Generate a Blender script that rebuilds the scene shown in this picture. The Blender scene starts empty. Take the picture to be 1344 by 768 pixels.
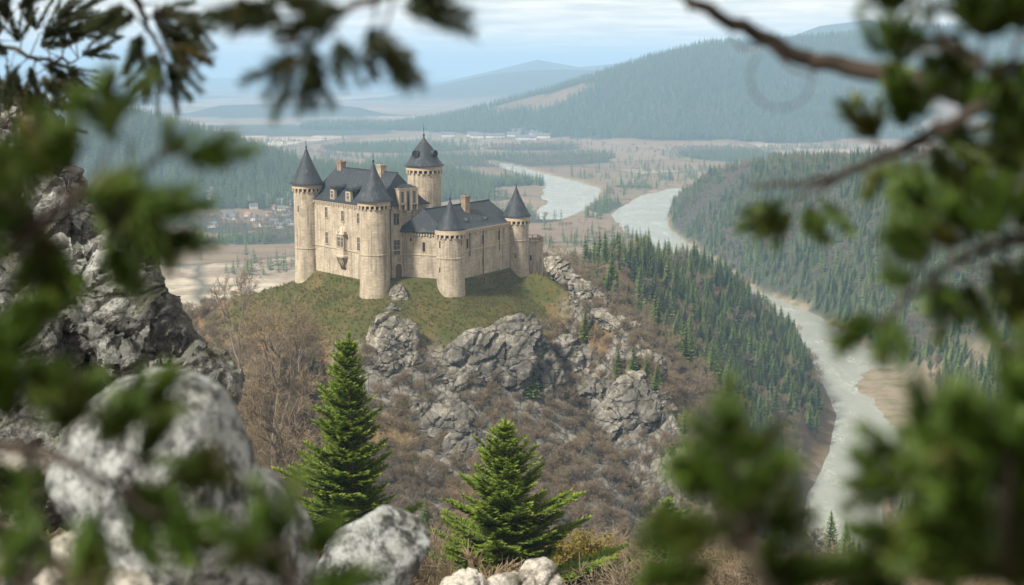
import bpy, bmesh, math, random
import numpy as np
from mathutils import Vector, Matrix

random.seed(7)
RNG = np.random.default_rng(11)
scene = bpy.context.scene
COL = scene.collection

# ------------------------------------------------------------------ camera, world, sun, exposure
FPX, CXP, CYP, HORIZON = 1846.0, 672.0, 384.0, 90.0      # focal length in px of a 1344 px wide frame
CAM_Z = 200.0
PITCH = math.atan((CYP - HORIZON) / FPX)
cam_d = bpy.data.cameras.new("camera")
cam_d.sensor_width = 36.0
cam_d.lens = 36.0 * FPX / 1344.0
cam_d.clip_start = 0.05
cam_d.clip_end = 90000.0
cam_d.dof.use_dof = True
cam_d.dof.focus_distance = 330.0
cam_d.dof.aperture_fstop = cam_d.lens / 21.0
cam_d.dof.aperture_blades = 0
cam = bpy.data.objects.new("camera", cam_d)
COL.objects.link(cam)
cam.location = (0, 0, CAM_Z)
cam.rotation_euler = (math.pi / 2 - PITCH, 0, 0)
scene.camera = cam

SUN_DIR = Vector((-0.55, -0.52, 0.74)).normalized()      # towards the sun: left, behind the viewer
SUN_EL = math.asin(SUN_DIR.z)
SUN_AZ = math.atan2(SUN_DIR.x, SUN_DIR.y)
sun_d = bpy.data.lights.new("sun", "SUN")
sun_d.energy = 5.0
sun_d.angle = math.radians(7)
sun_d.color = (1.0, 0.915, 0.78)
sun = bpy.data.objects.new("sun", sun_d)
COL.objects.link(sun)
sun.rotation_euler = SUN_DIR.to_track_quat('Z', 'Y').to_euler()

world = bpy.data.worlds.new("World")
scene.world = world
world.use_nodes = True
wt = world.node_tree
wt.nodes.clear()
def wn(t, **k):
    n = wt.nodes.new(t)
    for a, b in k.items(): setattr(n, a, b)
    return n
w_out = wn('ShaderNodeOutputWorld'); w_bg = wn('ShaderNodeBackground')
sky = wn('ShaderNodeTexSky', sky_type='NISHITA', sun_disc=False)
sky.sun_elevation = SUN_EL
sky.sun_rotation = SUN_AZ
sky.altitude = 300
sky.air_density = 1.0; sky.dust_density = 2.0; sky.ozone_density = 1.0
w_bg.inputs['Strength'].default_value = 0.062
# broken cloud deck: noise on the direction projected to a flat layer overhead
geo = wn('ShaderNodeTexCoord'); sep = wn('ShaderNodeSeparateXYZ')
wt.links.new(geo.outputs['Generated'], sep.inputs[0])
def wmath(op, a, b=None):
    n = wn('ShaderNodeMath', operation=op)
    for i, v in enumerate((a, b)):
        if v is None: continue
        if isinstance(v, (int, float)): n.inputs[i].default_value = v
        else: wt.links.new(v, n.inputs[i])
    return n.outputs[0]
zc = wmath('ADD', wmath('MAXIMUM', sep.outputs['Z'], 0.0), 0.055)
comb = wn('ShaderNodeCombineXYZ')
wt.links.new(wmath('DIVIDE', sep.outputs['X'], zc), comb.inputs[0])
wt.links.new(wmath('DIVIDE', sep.outputs['Y'], zc), comb.inputs[1])
nz = wn('ShaderNodeTexNoise', noise_dimensions='3D')
nz.inputs['Scale'].default_value = 0.62; nz.inputs['Detail'].default_value = 7; nz.inputs['Roughness'].default_value = 0.56
nz.inputs['Distortion'].default_value = 0.4
wt.links.new(comb.outputs[0], nz.inputs['Vector'])
cr = wn('ShaderNodeValToRGB'); cr.color_ramp.elements[0].position = 0.12; cr.color_ramp.elements[1].position = 0.36
wt.links.new(nz.outputs['Fac'], cr.inputs[0])
nz2 = wn('ShaderNodeTexNoise'); nz2.inputs['Scale'].default_value = 1.7; nz2.inputs['Detail'].default_value = 6
wt.links.new(comb.outputs[0], nz2.inputs['Vector'])
cr2 = wn('ShaderNodeValToRGB')
cr2.color_ramp.elements[0].position = 0.36; cr2.color_ramp.elements[1].position = 0.64
cr2.color_ramp.elements[0].color = (8.2, 7.7, 6.8, 1); cr2.color_ramp.elements[1].color = (12.6, 11.0, 8.8, 1)
wt.links.new(nz2.outputs['Fac'], cr2.inputs[0])
mx = wn('ShaderNodeMix', data_type='RGBA')
wt.links.new(cr.outputs['Color'], mx.inputs['Factor'])
wt.links.new(sky.outputs[0], mx.inputs['A']); wt.links.new(cr2.outputs['Color'], mx.inputs['B'])
wt.links.new(mx.outputs['Result'], w_bg.inputs['Color'])
wt.links.new(w_bg.outputs[0], w_out.inputs['Surface'])

scene.view_settings.view_transform = 'Standard'
scene.view_settings.look = 'None'
scene.view_settings.gamma = 1.0
scene.view_settings.use_curve_mapping = False
scene.view_settings.exposure = 0.98
scene.render.engine = 'CYCLES'
cy = scene.cycles
cy.use_denoising = True
try: cy.denoiser = 'OPENIMAGEDENOISE'
except Exception: pass
cy.max_bounces = 5; cy.diffuse_bounces = 2; cy.glossy_bounces = 2; cy.transmission_bounces = 2
cy.volume_bounces = 0; cy.transparent_max_bounces = 4
cy.caustics_reflective = False; cy.caustics_refractive = False
cy.sample_clamp_indirect = 4.0

# ------------------------------------------------------------------ helpers: picture <-> world, noise
def at(px, py, Y):
    """World point seen at photograph pixel (px,py) at distance Y along the view (horizontal)."""
    v = (CYP - py) / FPX; u = (px - CXP) / FPX
    cp, sp = math.cos(PITCH), math.sin(PITCH)
    dx, dy, dz = u, cp + v * sp, -sp + v * cp
    t = Y / dy
    return Vector((dx * t, Y, CAM_Z + dz * t))
def ground_px(px, py, z=0.0):
    v = (CYP - py) / FPX; u = (px - CXP) / FPX
    cp, sp = math.cos(PITCH), math.sin(PITCH)
    dx, dy, dz = u, cp + v * sp, -sp + v * cp
    t = (z - CAM_Z) / dz
    return Vector((dx * t, dy * t, z))

def _hash(ix, iy, iz, seed):
    h = (ix.astype(np.int64) * 374761393 + iy.astype(np.int64) * 668265263 + iz.astype(np.int64) * 2147483647 + seed * 974634777) & 0xFFFFFFFF
    h = ((h ^ (h >> 13)) * 1274126177) & 0xFFFFFFFF
    h = ((h ^ (h >> 16)) * 2246822519) & 0xFFFFFFFF
    return ((h ^ (h >> 15)) & 0xFFFFFF) / float(0xFFFFFF) * 2 - 1
def vnoise(P, seed=0):
    P = np.asarray(P, dtype=np.float64)
    f = np.floor(P); w = P - f; w = w * w * w * (w * (w * 6 - 15) + 10)
    i = f.astype(np.int64); x, y, z = i[:, 0], i[:, 1], i[:, 2]
    r = 0
    for dx in (0, 1):
        wx = w[:, 0] if dx else 1 - w[:, 0]
        for dy in (0, 1):
            wy = w[:, 1] if dy else 1 - w[:, 1]
            for dz in (0, 1):
                wz = w[:, 2] if dz else 1 - w[:, 2]
                r = r + wx * wy * wz * _hash(x + dx, y + dy, z + dz, seed)
    return r
def fbm(P, octaves=4, seed=0, gain=0.5, ridged=False):
    P = np.asarray(P, dtype=np.float64); a = 1.0; r = 0; s = 0
    for o in range(octaves):
        n = vnoise(P * (2.03 ** o) + o * 17.3, seed + o)
        if ridged: n = 1 - 2 * np.abs(n)
        r = r + a * n; s += a; a *= gain
    return r / s
def P2(x, y, sc): return np.stack([np.ravel(x) / sc, np.ravel(y) / sc, np.zeros(np.size(x)) + 0.37], 1)

# ------------------------------------------------------------------ helpers: meshes and objects
class MB:
    """Collects shapes (with uv in metres) and links them as ONE mesh object."""
    def __init__(s): s.v = []; s.f = []; s.uv = []; s.mi = []
    def face(s, pts, uv=None, m=0):
        b = len(s.v); s.v += [tuple(p) for p in pts]; s.f.append(tuple(range(b, b + len(pts))))
        s.uv.append(uv if uv else [(0, 0)] * len(pts)); s.mi.append(m)
    def wall(s, a, b, z0, z1, m=0, u0=0.0, z0b=None):
        L = (Vector(b) - Vector(a)).length
        zb = z0 if z0b is None else z0b
        s.face([(a[0], a[1], z0), (b[0], b[1], zb), (b[0], b[1], z1), (a[0], a[1], z1)],
               [(u0, z0), (u0 + L, zb), (u0 + L, z1), (u0, z1)], m)
    def box(s, c, ax, ay, az, m=0):
        """centre c, half-extent vectors"""
        c = Vector(c); ax, ay, az = Vector(ax), Vector(ay), Vector(az)
        for (n, p, q) in ((ax, ay, az), (-ax, az, ay), (ay, az, ax), (-ay, ax, az), (az, ax, ay), (-az, ay, ax)):
            o = c + n; lp, lq = p.length, q.length
            s.face([o - p - q, o + p - q, o + p + q, o - p + q], [(-lp, -lq), (lp, -lq), (lp, lq), (-lp, lq)], m)
    def lathe(s, c, prof, n=40, m=0, a0=0.0, a1=2 * math.pi):
        """prof = [(r,z)...] bottom to top"""
        for i in range(n):
            t0 = a0 + (a1 - a0) * i / n; t1 = a0 + (a1 - a0) * (i + 1) / n
            for (r0, z0), (r1, z1) in zip(prof[:-1], prof[1:]):
                R = max(r0, r1); L = math.hypot(r1 - r0, z1 - z0)
                def q(r, t, z): return (c[0] + r * math.cos(t), c[1] + r * math.sin(t), z)
                zz0 = z0; zz1 = z0 + (L if abs(z1 - z0) < L * .9 else z1 - z0)
                uv = [(R * t0, zz0), (R * t1, zz0), (R * t1, zz1), (R * t0, zz1)]
                if r1 < 1e-4: s.face([q(r0, t0, z0), q(r0, t1, z0), q(0, t0, z1)], uv[:3], m)
                elif r0 < 1e-4: s.face([q(0, t0, z0), q(r1, t1, z1), q(r1, t0, z1)], uv[:3], m)
                else: s.face([q(r0, t0, z0), q(r0, t1, z0), q(r1, t1, z1), q(r1, t0, z1)], uv, m)
    def tube(s, pts, rad, n=6, m=0, cap=True):
        pts = [Vector(p) for p in pts]
        if not hasattr(rad, '__len__'): rad = [rad] * len(pts)
        rings = []
        up = Vector((0.31, 0.2, 0.93))
        for i, p in enumerate(pts):
            d = (pts[min(i + 1, len(pts) - 1)] - pts[max(i - 1, 0)]).normalized()
            x = d.cross(up)
            if x.length < 1e-3: x = d.cross(Vector((1, 0, 0)))
            x.normalize(); y = x.cross(d)
            b = len(s.v)
            for k in range(n):
                a = 2 * math.pi * k / n
                s.v.append(tuple(p + (x * math.cos(a) + y * math.sin(a)) * rad[i]))
            rings.append(b)
        for r0, r1 in zip(rings[:-1], rings[1:]):
            for k in range(n):
                k2 = (k + 1) % n
                s.f.append((r0 + k, r0 + k2, r1 + k2, r1 + k)); s.uv.append([(0, 0)] * 4); s.mi.append(m)
        if cap:
            s.f.append(tuple(rings[-1] + k for k in range(n))); s.uv.append([(0, 0)] * n); s.mi.append(m)
            s.f.append(tuple(rings[0] + k for k in reversed(range(n)))); s.uv.append([(0, 0)] * n); s.mi.append(m)
    def mesh(s, name, mats, smooth=False):
        me = bpy.data.meshes.new(name)
        me.from_pydata(s.v, [], s.f)
        if not isinstance(mats, (list, tuple)): mats = [mats]
        for mt in mats: me.materials.append(mt)
        uvl = me.uv_layers.new(name="UVMap")
        flat = np.array([c for u in s.uv for p in u for c in p], dtype=np.float32)
        uvl.data.foreach_set("uv", flat)
        me.polygons.foreach_set("material_index", np.array(s.mi, dtype=np.int32))
        if smooth: me.polygons.foreach_set("use_smooth", np.ones(len(s.f), dtype=bool))
        bm = bmesh.new(); bm.from_mesh(me)
        bmesh.ops.remove_doubles(bm, verts=bm.verts, dist=1e-4)
        bm.normal_update()
        bm.to_mesh(me); bm.free()
        if smooth:
            try: me.set_sharp_from_angle(angle=math.radians(42))
            except Exception: pass
        return me
    def build(s, name, mats, parent=None, smooth=False):
        return link(name, s.mesh(name, mats, smooth), parent)

def link(name, me, parent=None):
    o = bpy.data.objects.new(name, me); COL.objects.link(o)
    if parent is not None: o.parent = parent
    return o
def keep(o, parent):
    """child built in world coordinates under a moved Empty"""
    o.parent = parent
    o.matrix_parent_inverse = Matrix.Translation(-Vector(parent.location)) if parent.type == 'EMPTY' else Matrix.Identity(4)
    return o
def np_mesh(name, V, F, mat, smooth=True, attrs=None):
    me = bpy.data.meshes.new(name)
    V = np.asarray(V, dtype=np.float32); F = np.asarray(F, dtype=np.int32); k = F.shape[1]
    me.vertices.add(len(V)); me.vertices.foreach_set("co", V.ravel())
    me.loops.add(F.size); me.loops.foreach_set("vertex_index", F.ravel())
    me.polygons.add(len(F))
    me.polygons.foreach_set("loop_start", np.arange(0, F.size, k, dtype=np.int32))
    me.polygons.foreach_set("loop_total", np.full(len(F), k, dtype=np.int32))
    me.polygons.foreach_set("use_smooth", np.full(len(F), smooth, dtype=bool))
    for mt in (mat if isinstance(mat, (list, tuple)) else [mat]): me.materials.append(mt)
    for an, (dom, typ, arr) in (attrs or {}).items():
        a = me.attributes.new(an, typ, dom)
        if typ == 'FLOAT': a.data.foreach_set("value", np.asarray(arr, dtype=np.float32).ravel())
        elif typ == 'FLOAT_COLOR': a.data.foreach_set("color", np.asarray(arr, dtype=np.float32).ravel())
        elif typ == 'FLOAT_VECTOR': a.data.foreach_set("vector", np.asarray(arr, dtype=np.float32).ravel())
    me.update(calc_edges=True); me.validate()
    return me
def tag(o, label=None, cat=None, group=None, kind=None):
    if label: o['label'] = label
    if cat: o['category'] = cat
    if group: o['group'] = group
    if kind: o['kind'] = kind
    return o
def empty(name, loc, rz=0.0):
    o = bpy.data.objects.new(name, None); COL.objects.link(o)
    o.location = loc; o.rotation_euler = (0, 0, rz); o.empty_display_size = 0.3
    return o

# ------------------------------------------------------------------ helpers: materials
class NT:
    def __init__(s, name):
        s.m = bpy.data.materials.new(name); s.m.use_nodes = True; s.t = s.m.node_tree; s.t.nodes.clear()
        s.out = s.n('ShaderNodeOutputMaterial'); s.b = s.n('ShaderNodeBsdfPrincipled')
        s.t.links.new(s.b.outputs[0], s.out.inputs['Surface'])
        s.b.inputs['Specular IOR Level'].default_value = 0.3
    def n(s, typ, **k):
        x = s.t.nodes.new(typ)
        for a, b in k.items(): setattr(x, a, b)
        return x
    def put(s, sock, v):
        if isinstance(v, bpy.types.NodeSocket): s.t.links.new(v, sock)
        elif isinstance(v, (tuple, list)) and len(v) == 3 and sock.type == 'RGBA': sock.default_value = (*v, 1)
        else: sock.default_value = v
    def coord(s, what='Object'):
        return s.n('ShaderNodeTexCoord').outputs[what]
    def geo(s, what): return s.n('ShaderNodeNewGeometry').outputs[what]
    def mapv(s, v, scale=(1, 1, 1), loc=(0, 0, 0)):
        m = s.n('ShaderNodeMapping'); s.put(m.inputs['Vector'], v); m.inputs['Scale'].default_value = scale; m.inputs['Location'].default_value = loc
        return m.outputs[0]
    def noise(s, v, scale, detail=4, rough=0.55, dist=0.0, out='Fac'):
        x = s.n('ShaderNodeTexNoise'); s.put(x.inputs['Vector'], v)
        x.inputs['Scale'].default_value = scale; x.inputs['Detail'].default_value = detail
        x.inputs['Roughness'].default_value = rough; x.inputs['Distortion'].default_value = dist
        return x.outputs[out]
    def voro(s, v, scale, feature='F1', out='Distance', rand=1.0):
        x = s.n('ShaderNodeTexVoronoi', feature=feature); s.put(x.inputs['Vector'], v); x.inputs['Scale'].default_value = scale
        x.inputs['Randomness'].default_value = rand
        return x.outputs[out]
    def ramp(s, f, stops):
        x = s.n('ShaderNodeValToRGB'); s.put(x.inputs[0], f); e = x.color_ramp.elements
        while len(e) > 2: e.remove(e[-1])
        for i, (p, c) in enumerate(stops):
            el = e[i] if i < 2 else e.new(p)
            el.position = p; c = c if hasattr(c, '__len__') else (c, c, c); el.color = (*c, 1)
        return x.outputs['Color']
    def mix(s, f, a, b, blend='MIX'):
        x = s.n('ShaderNodeMix', data_type='RGBA', blend_type=blend)
        s.put(x.inputs[0], f); s.put(x.inputs[6], a); s.put(x.inputs[7], b)
        return x.outputs[2]
    def math(s, op, a, b=None, clamp=False):
        x = s.n('ShaderNodeMath', operation=op, use_clamp=clamp); s.put(x.inputs[0], a)
        if b is not None: s.put(x.inputs[1], b)
        return x.outputs[0]
    def attr(s, name, out='Fac'):
        x = s.n('ShaderNodeAttribute'); x.attribute_name = name; return x.outputs[out]
    def sep(s, v, i):
        x = s.n('ShaderNodeSeparateXYZ'); s.put(x.inputs[0], v); return x.outputs[i]
    def bump(s, h, strength=0.5, dist=0.1):
        x = s.n('ShaderNodeBump'); s.put(x.inputs['Height'], h); x.inputs['Strength'].default_value = strength; x.inputs['Distance'].default_value = dist
        s.t.links.new(x.outputs[0], s.b.inputs['Normal']); return x
    def color(s, c): s.put(s.b.inputs['Base Color'], c)
    def rough(s, r): s.put(s.b.inputs['Roughness'], r)
# ------------------------------------------------------------------ terrain
CA, CB = np.array((-61.7, 423.0)), np.array((-38.9, 395.0))           # castle tower centres (m)
CC = np.array((-26.7, 428.0)); CD = np.array((-17.5, 397.0)); CE = np.array((1.3, 428.0))
CASTLE_POLY = np.array([CA, CB, CD, CE, (-10, 440.0), (-40, 441.0)])

def seg_dist(x, y, pts):
    """distance to a polyline and the interpolated extra columns at the closest point"""
    pts = np.asarray(pts, float); best = np.full(x.shape, 1e18); ext = [np.zeros(x.shape) for _ in range(pts.shape[1] - 2)]
    for a, b in zip(pts[:-1], pts[1:]):
        d = b[:2] - a[:2]; t = np.clip(((x - a[0]) * d[0] + (y - a[1]) * d[1]) / (d @ d), 0, 1)
        q = np.hypot(x - a[0] - t * d[0], y - a[1] - t * d[1]); m = q < best
        best = np.where(m, q, best)
        for k in range(len(ext)): ext[k] = np.where(m, a[2 + k] + t * (b[2 + k] - a[2 + k]), ext[k])
    return best, ext
def poly_sd(x, y, poly):
    poly = np.asarray(poly, float); n = len(poly); d = np.full(x.shape, 1e18); inside = np.zeros(x.shape, bool)
    for i in range(n):
        a, b = poly[i], poly[(i + 1) % n]; e = b - a
        t = np.clip(((x - a[0]) * e[0] + (y - a[1]) * e[1]) / (e @ e), 0, 1)
        d = np.minimum(d, np.hypot(x - a[0] - t * e[0], y - a[1] - t * e[1]))
        c = (a[1] > y) != (b[1] > y)
        with np.errstate(divide='ignore', invalid='ignore'):
            xi = (b[0] - a[0]) * (y - a[1]) / (b[1] - a[1] + 1e-12) + a[0]
        inside ^= c & (x < xi)
    return np.where(inside, -d, d)
def smax(a, b, k):
    h = np.clip(0.5 + 0.5 * (a - b) / k, 0, 1)
    return b + (a - b) * h + k * h * (1 - h)

def R(px, py, Y, W):
    p = at(px, py, Y); return (p.x, p.y, p.z, W)
RIVER = [ground_px(*q).to_tuple()[:2] + (w,) for q, w in (
    ((1090, 850), 30), ((1106, 720), 30), ((1108, 655), 30), ((1140, 600), 36), ((1156, 548), 46), ((1130, 494), 50), ((1078, 438), 42),
    ((1022, 405), 36), ((968, 382), 32), ((905, 335), 36), ((848, 302), 56), ((838, 282), 72), ((866, 258), 60), ((905, 248), 60))]
BRAIDS = [
    [ground_px(*q).to_tuple()[:2] + (w,) for q, w in (((722, 288), 30), ((735, 277), 60), ((752, 262), 72), ((764, 248), 60), ((735, 238), 56), ((700, 229), 50), ((665, 218), 40), ((640, 212), 20))],
    [ground_px(*q).to_tuple()[:2] + (w,) for q, w in (((745, 262), 80), ((740, 246), 70), ((700, 240), 50), ((660, 236), 60), ((650, 242), 45), ((620, 248), 20), ((560, 250), 20))],
]
HILLS = {
 'right': [R(868, 275, 1960, 170), R(890, 252, 1920, 270), R(925, 228, 1830, 340), R(1000, 216, 1680, 390), R(1100, 214, 1480, 400), R(1220, 211, 1250, 410), R(1360, 204, 1060, 410), R(1700, 175, 800, 420)],
 'left': [R(-150, 120, 2300, 520), R(100, 140, 2300, 420), R(190, 155, 2280, 400), R(300, 186, 2260, 370), R(400, 218, 2260, 330), R(500, 226, 2350, 260), R(600, 229, 2450, 170), R(652, 244, 2460, 90)],
 'big': [R(490, 170, 4850, 300), R(600, 152, 4850, 420), R(720, 120, 4750, 650), R(850, 78, 4700, 900), R(930, 58, 4650, 980), R(1040, 53, 4600, 980), R(1200, 40, 4500, 980), R(1500, 30, 4400, 980)],
 'island': [R(240, 150, 6100, 200), R(290, 138, 6100, 420), R(410, 134, 6050, 420), R(470, 141, 6000, 350), R(510, 151, 6000, 120)],
 'far_one': [R(500, 128, 8800, 300), R(560, 115, 8800, 800), R(640, 98, 8700, 1000), R(700, 91, 8600, 1000), R(780, 92, 8500, 1000), R(900, 95, 8500, 1000)],
 'far_two': [R(580, 108, 11500, 600), R(650, 92, 11500, 1200), R(705, 78, 11500, 1400), R(760, 88, 11500, 1300), R(850, 80, 11500, 1300)],
 'mountain': [R(1000, 62, 7600, 1500), R(1045, 45, 7600, 1700), R(1078, 33, 7600, 1800), R(1110, 30, 7600, 1800), R(1140, 26, 7600, 1800), R(1175, 32, 7600, 1800), R(1230, 60, 7600, 1600), R(1400, 75, 7600, 1500)],
 'far_left': [R(-100, 100, 15000, 1800), R(60, 97, 15000, 1800), R(200, 102, 15000, 1500), R(420, 104, 15500, 1300), R(560, 106, 15500, 1000)],
}
NEAR = {
 'spur': [(-5, 432, 139, 150), (6, 458, 139, 150), (20, 512, 127, 160), (44, 640, 114, 175), (70, 720, 105, 175), (106, 830, 85, 165), (146, 905, 55, 135), (184, 990, 12, 80)],
 'spine': [(4, 424, 141, 60), (19, 405, 136, 60), (33, 386, 127.5, 60), (42, 362, 111, 52), (52, 338, 88, 46)],
 'shoulder': [(-62, 424, 137, 60), (-90, 432, 129, 80), (-150, 455, 104, 110)],
 'saddle': [(-25, 120, 152, 120), (-45, 200, 143, 100), (-58, 262, 131, 90), (-62, 330, 126, 80), (-55, 385, 130, 60)],
}
CAM_PROF_D = [0, 1.2, 3, 6, 9, 12, 18, 30, 45, 60, 90, 130, 200, 260, 320, 420, 600]
CAM_PROF_Z = [198.4, 198.4, 197.9, 196.6, 195.2, 194.0, 191.2, 186.0, 179.6, 174.2, 165.5, 150, 120, 100, 78, 45, 0]

def right_bank(x, y):
    """True on the right-hand side of the river"""
    pts = np.asarray(RIVER, float); best = np.full(x.shape, 1e18); side = np.zeros(x.shape, bool)
    for a, b in zip(pts[:-1], pts[1:]):
        d = b[:2] - a[:2]; t = np.clip(((x - a[0]) * d[0] + (y - a[1]) * d[1]) / (d @ d), 0, 1)
        q = np.hypot(x - a[0] - t * d[0], y - a[1] - t * d[1]); m = q < best
        best = np.where(m, q, best); side = np.where(m, d[0] * (y - a[1]) - d[1] * (x - a[0]) < 0, side)
    return side
def height(x, y, detail=True):
    x = np.asarray(x, float); y = np.asarray(y, float); sh = x.shape; x = x.ravel(); y = y.ravel()
    r = np.hypot(x, y)
    n1 = fbm(P2(x, y, 90.0), 5, 3); n2 = fbm(P2(x, y, 420.0), 4, 9)
    base = 2.2 + 1.2 * n2 + 0.5 * n1 + np.clip((r - 2600) / 9000, 0, 1) * 6 * (1 + n2)
    h = base
    for key, pts in HILLS.items():
        d, (z, W) = seg_dist(x, y, pts)
        Wn = W * (1 + 0.16 * fbm(P2(x, y, 260.0 if key in ('right', 'left') else 700.0), 3, 21)); t = np.clip(d / Wn, 0, 1)
        if key == 'right': t = np.where(right_bank(x, y), t, 1.0)
        pr = 0.55 * (0.5 + 0.5 * np.cos(np.pi * t)) + 0.45 * (1 - t)
        k = base + (z - base) * pr
        amp = np.clip(z, 0, 250) * 0.05
        k = k + amp * np.sin(np.pi * np.clip(t, 0, 1)) * fbm(P2(x, y, W.mean() * 0.35), 4, 31, ridged=True)
        h = np.where(t < 1, smax(h, k, 4.0), h)
    near = (r < 1500)
    for key, pts in NEAR.items():
        d, (z, W) = seg_dist(x, y, pts)
        Wn = W * (1 + 0.14 * fbm(P2(x, y, 60.0), 3, 41)); t = np.clip(d / Wn, 0, 1)
        pr = 0.35 * (0.5 + 0.5 * np.cos(np.pi * t)) + 0.65 * (1 - t)
        k = base + (z - base) * pr
        h = np.where(near & (t < 1), smax(h, k, 5.0), h)
    # the hill the viewer stands on
    xx = np.where(x < 0, np.maximum(np.abs(x) - 4 - 0.16 * np.maximum(y, 0), 0) * 0.9, x * 1.12)
    d = np.hypot(xx, np.maximum(y, 0)) + np.where(y < 0, 0, 0)
    k = np.interp(d, CAM_PROF_D, CAM_PROF_Z) + np.clip(-y, 0, 40) * 0.15 + np.clip((r - 25) / 60, 0, 1) * 3.0 * fbm(P2(x, y, 28.0), 4, 55)
    h = np.where(near, smax(h, k, 3.0), h)
    # castle mound, its cliffs and its level court
    sd = poly_sd(x, y, CASTLE_POLY)
    w = sd * (1 + 0.55 * np.clip((x - 25) / 45, 0, 1) * np.clip((sd - 25) / 30, 0, 1)) + 3.5 * fbm(P2(x, y, 16.0), 3, 61) * np.clip((sd - 4) / 12, 0, 1)
    k = np.interp(w, [-10, -1, 1, 3.5, 6, 16, 27, 31, 44, 60, 90, 140, 200], [141, 140.6, 139.4, 136.3, 135.2, 131.0, 125.5, 122, 106, 98, 80, 45, 0])
    h = np.where(near, smax(h, k, 2.0), h)
    # keep the mound's own shape close to the castle walls
    blend = np.clip(1 - (sd - 5) / 8, 0, 1); front = np.clip((436 - y) / 6, 0, 1) * np.clip((8 - x) / 6, 0, 1) * near
    h = h + (k - h) * blend * front
    if detail:
        steep = np.clip((r - 120) / 80, 0, 1) * (r < 1600) * np.clip((sd - 5) / 15, 0, 1)
        h = h + steep * (2.2 * fbm(P2(x, y, 24.0), 4, 71) + 0.8 * fbm(P2(x, y, 6.0), 3, 73))
    # rivers and their flats
    for pts, flat in [(RIVER, 40.0)] + [(b, 30.0) for b in BRAIDS]:
        d, (wd,) = seg_dist(x, y, pts)
        wd = wd * (1 + 0.25 * fbm(P2(x, y, 60.0), 3, 81))
        e = d - wd * 0.5
        bank = np.clip(e / flat, 0, 1); bank = bank * bank * (3 - 2 * bank)
        lim = np.where(e < 0, -1.6, 0.0 + 0.02 * e + 400 * bank ** 3 + 0.45 * e)
        ok = (y > 300) & (e < flat)
        h = np.where(ok, np.where(e < 0, -1.6, np.minimum(h, np.maximum(-0.3 + lim, -1.6))), h)
    d, (wd,) = seg_dist(x, y, RIVER); e = d - wd * 0.5
    cap = 0.4 + (0.98 + 0.25 * fbm(P2(x, y, 70.0), 3, 85)) * np.maximum(e, 0)
    h = np.where((e > 0) & (e < 260) & (y > 500), -smax(-h, -cap, 6.0), h)
    # gravel bar on the inside of the bend
    gx, gy, _ = ground_px(1225, 540)
    q = np.hypot((x - gx) / 34, (y - gy) / 120) + 0.2 * fbm(P2(x, y, 30.0), 3, 91)
    h = np.where(q < 1.0, np.maximum(h, 0.15 + 0.7 * (1 - q) ), h)
    return h.reshape(sh)
def hz(x, y): return float(height(np.array([x]), np.array([y]))[0])
def ground_hit(px, py, y0=20.0, y1=3000.0):
    ys = np.concatenate([np.arange(y0, 700, 0.5), np.arange(700, y1, 2.0)]) if y0 < 700 else np.arange(y0, y1, 2.0)
    a = at(px, py, 1.0); k = (a.z - CAM_Z)
    g = height(a.x * ys, ys); below = (CAM_Z + k * ys) < g
    i = int(np.argmax(below)) if below.any() else len(ys) - 1
    return Vector((a.x * ys[i], ys[i], float(g[i])))

def hill_t(x, y, key):
    d, (z, W) = seg_dist(x, y, HILLS[key]); t = d / W
    return (np.where(right_bank(x, y), t, 9.0) if key == 'right' else t), z
def forest_mask(x, y, z):
    """1 where closed woodland covers the ground"""
    r = np.hypot(x, y); f = np.zeros(x.shape)
    n = fbm(P2(x, y, 240.0), 4, 101)
    for key, lim in (('left', 0.93), ('big', 0.96), ('island', 1.0), ('mountain', 0.9), ('far_two', 0.8), ('far_one', 0.8), ('far_left', 0.9)):
        t, _ = hill_t(x, y, key); f = np.maximum(f, (t + 0.10 * n < lim) * 1.0)
    t, _ = hill_t(x, y, 'big'); clear = (fbm(P2(x, y, 420.0), 3, 111) > 0.34) & (t > 0.12); f = np.where(clear & (t < 1), 0, f)
    t, _ = hill_t(x, y, 'right'); f = np.maximum(f, (t + 0.05 * n < 0.97) * 1.0)
    for px, py, ax, ay in GROVES:
        c = ground_px(px, py); e = ground_px(px + ax, py); tp = ground_px(px, py - ay); ex = abs(e.x - c.x); ey = abs(tp.y - c.y)
        f = np.maximum(f, (np.hypot((x - c.x) / ex, (y - c.y) / ey) + 0.25 * n < 1.0) * 1.0)
    far = np.clip((r - 5200) / 800, 0, 1)
    f = np.maximum(f, (fbm(P2(x, y, 1300.0) * np.array([1, .45, 1]), 4, 121) > 0.10) * far)
    return f
GROVES = [(640, 213, 165, 7), (760, 208, 50, 5), (520, 196, 90, 5), (700, 196, 60, 3), (792, 272, 26, 9), (625, 290, 42, 14), (600, 300, 50, 9), (700, 287, 36, 7),
          (430, 250, 60, 10), (640, 262, 30, 4), (480, 262, 60, 8), (950, 205, 60, 8), (300, 305, 30, 4), (350, 312, 50, 5), (390, 290, 40, 5), (250, 292, 40, 5), (830, 247, 22, 2), (760, 250, 18, 2), (290, 300, 40, 5), (370, 303, 40, 4), (330, 318, 80, 5), (440, 300, 80, 5), (400, 175, 120, 5), (330, 168, 100, 3), (640, 165, 50, 2)]
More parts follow.
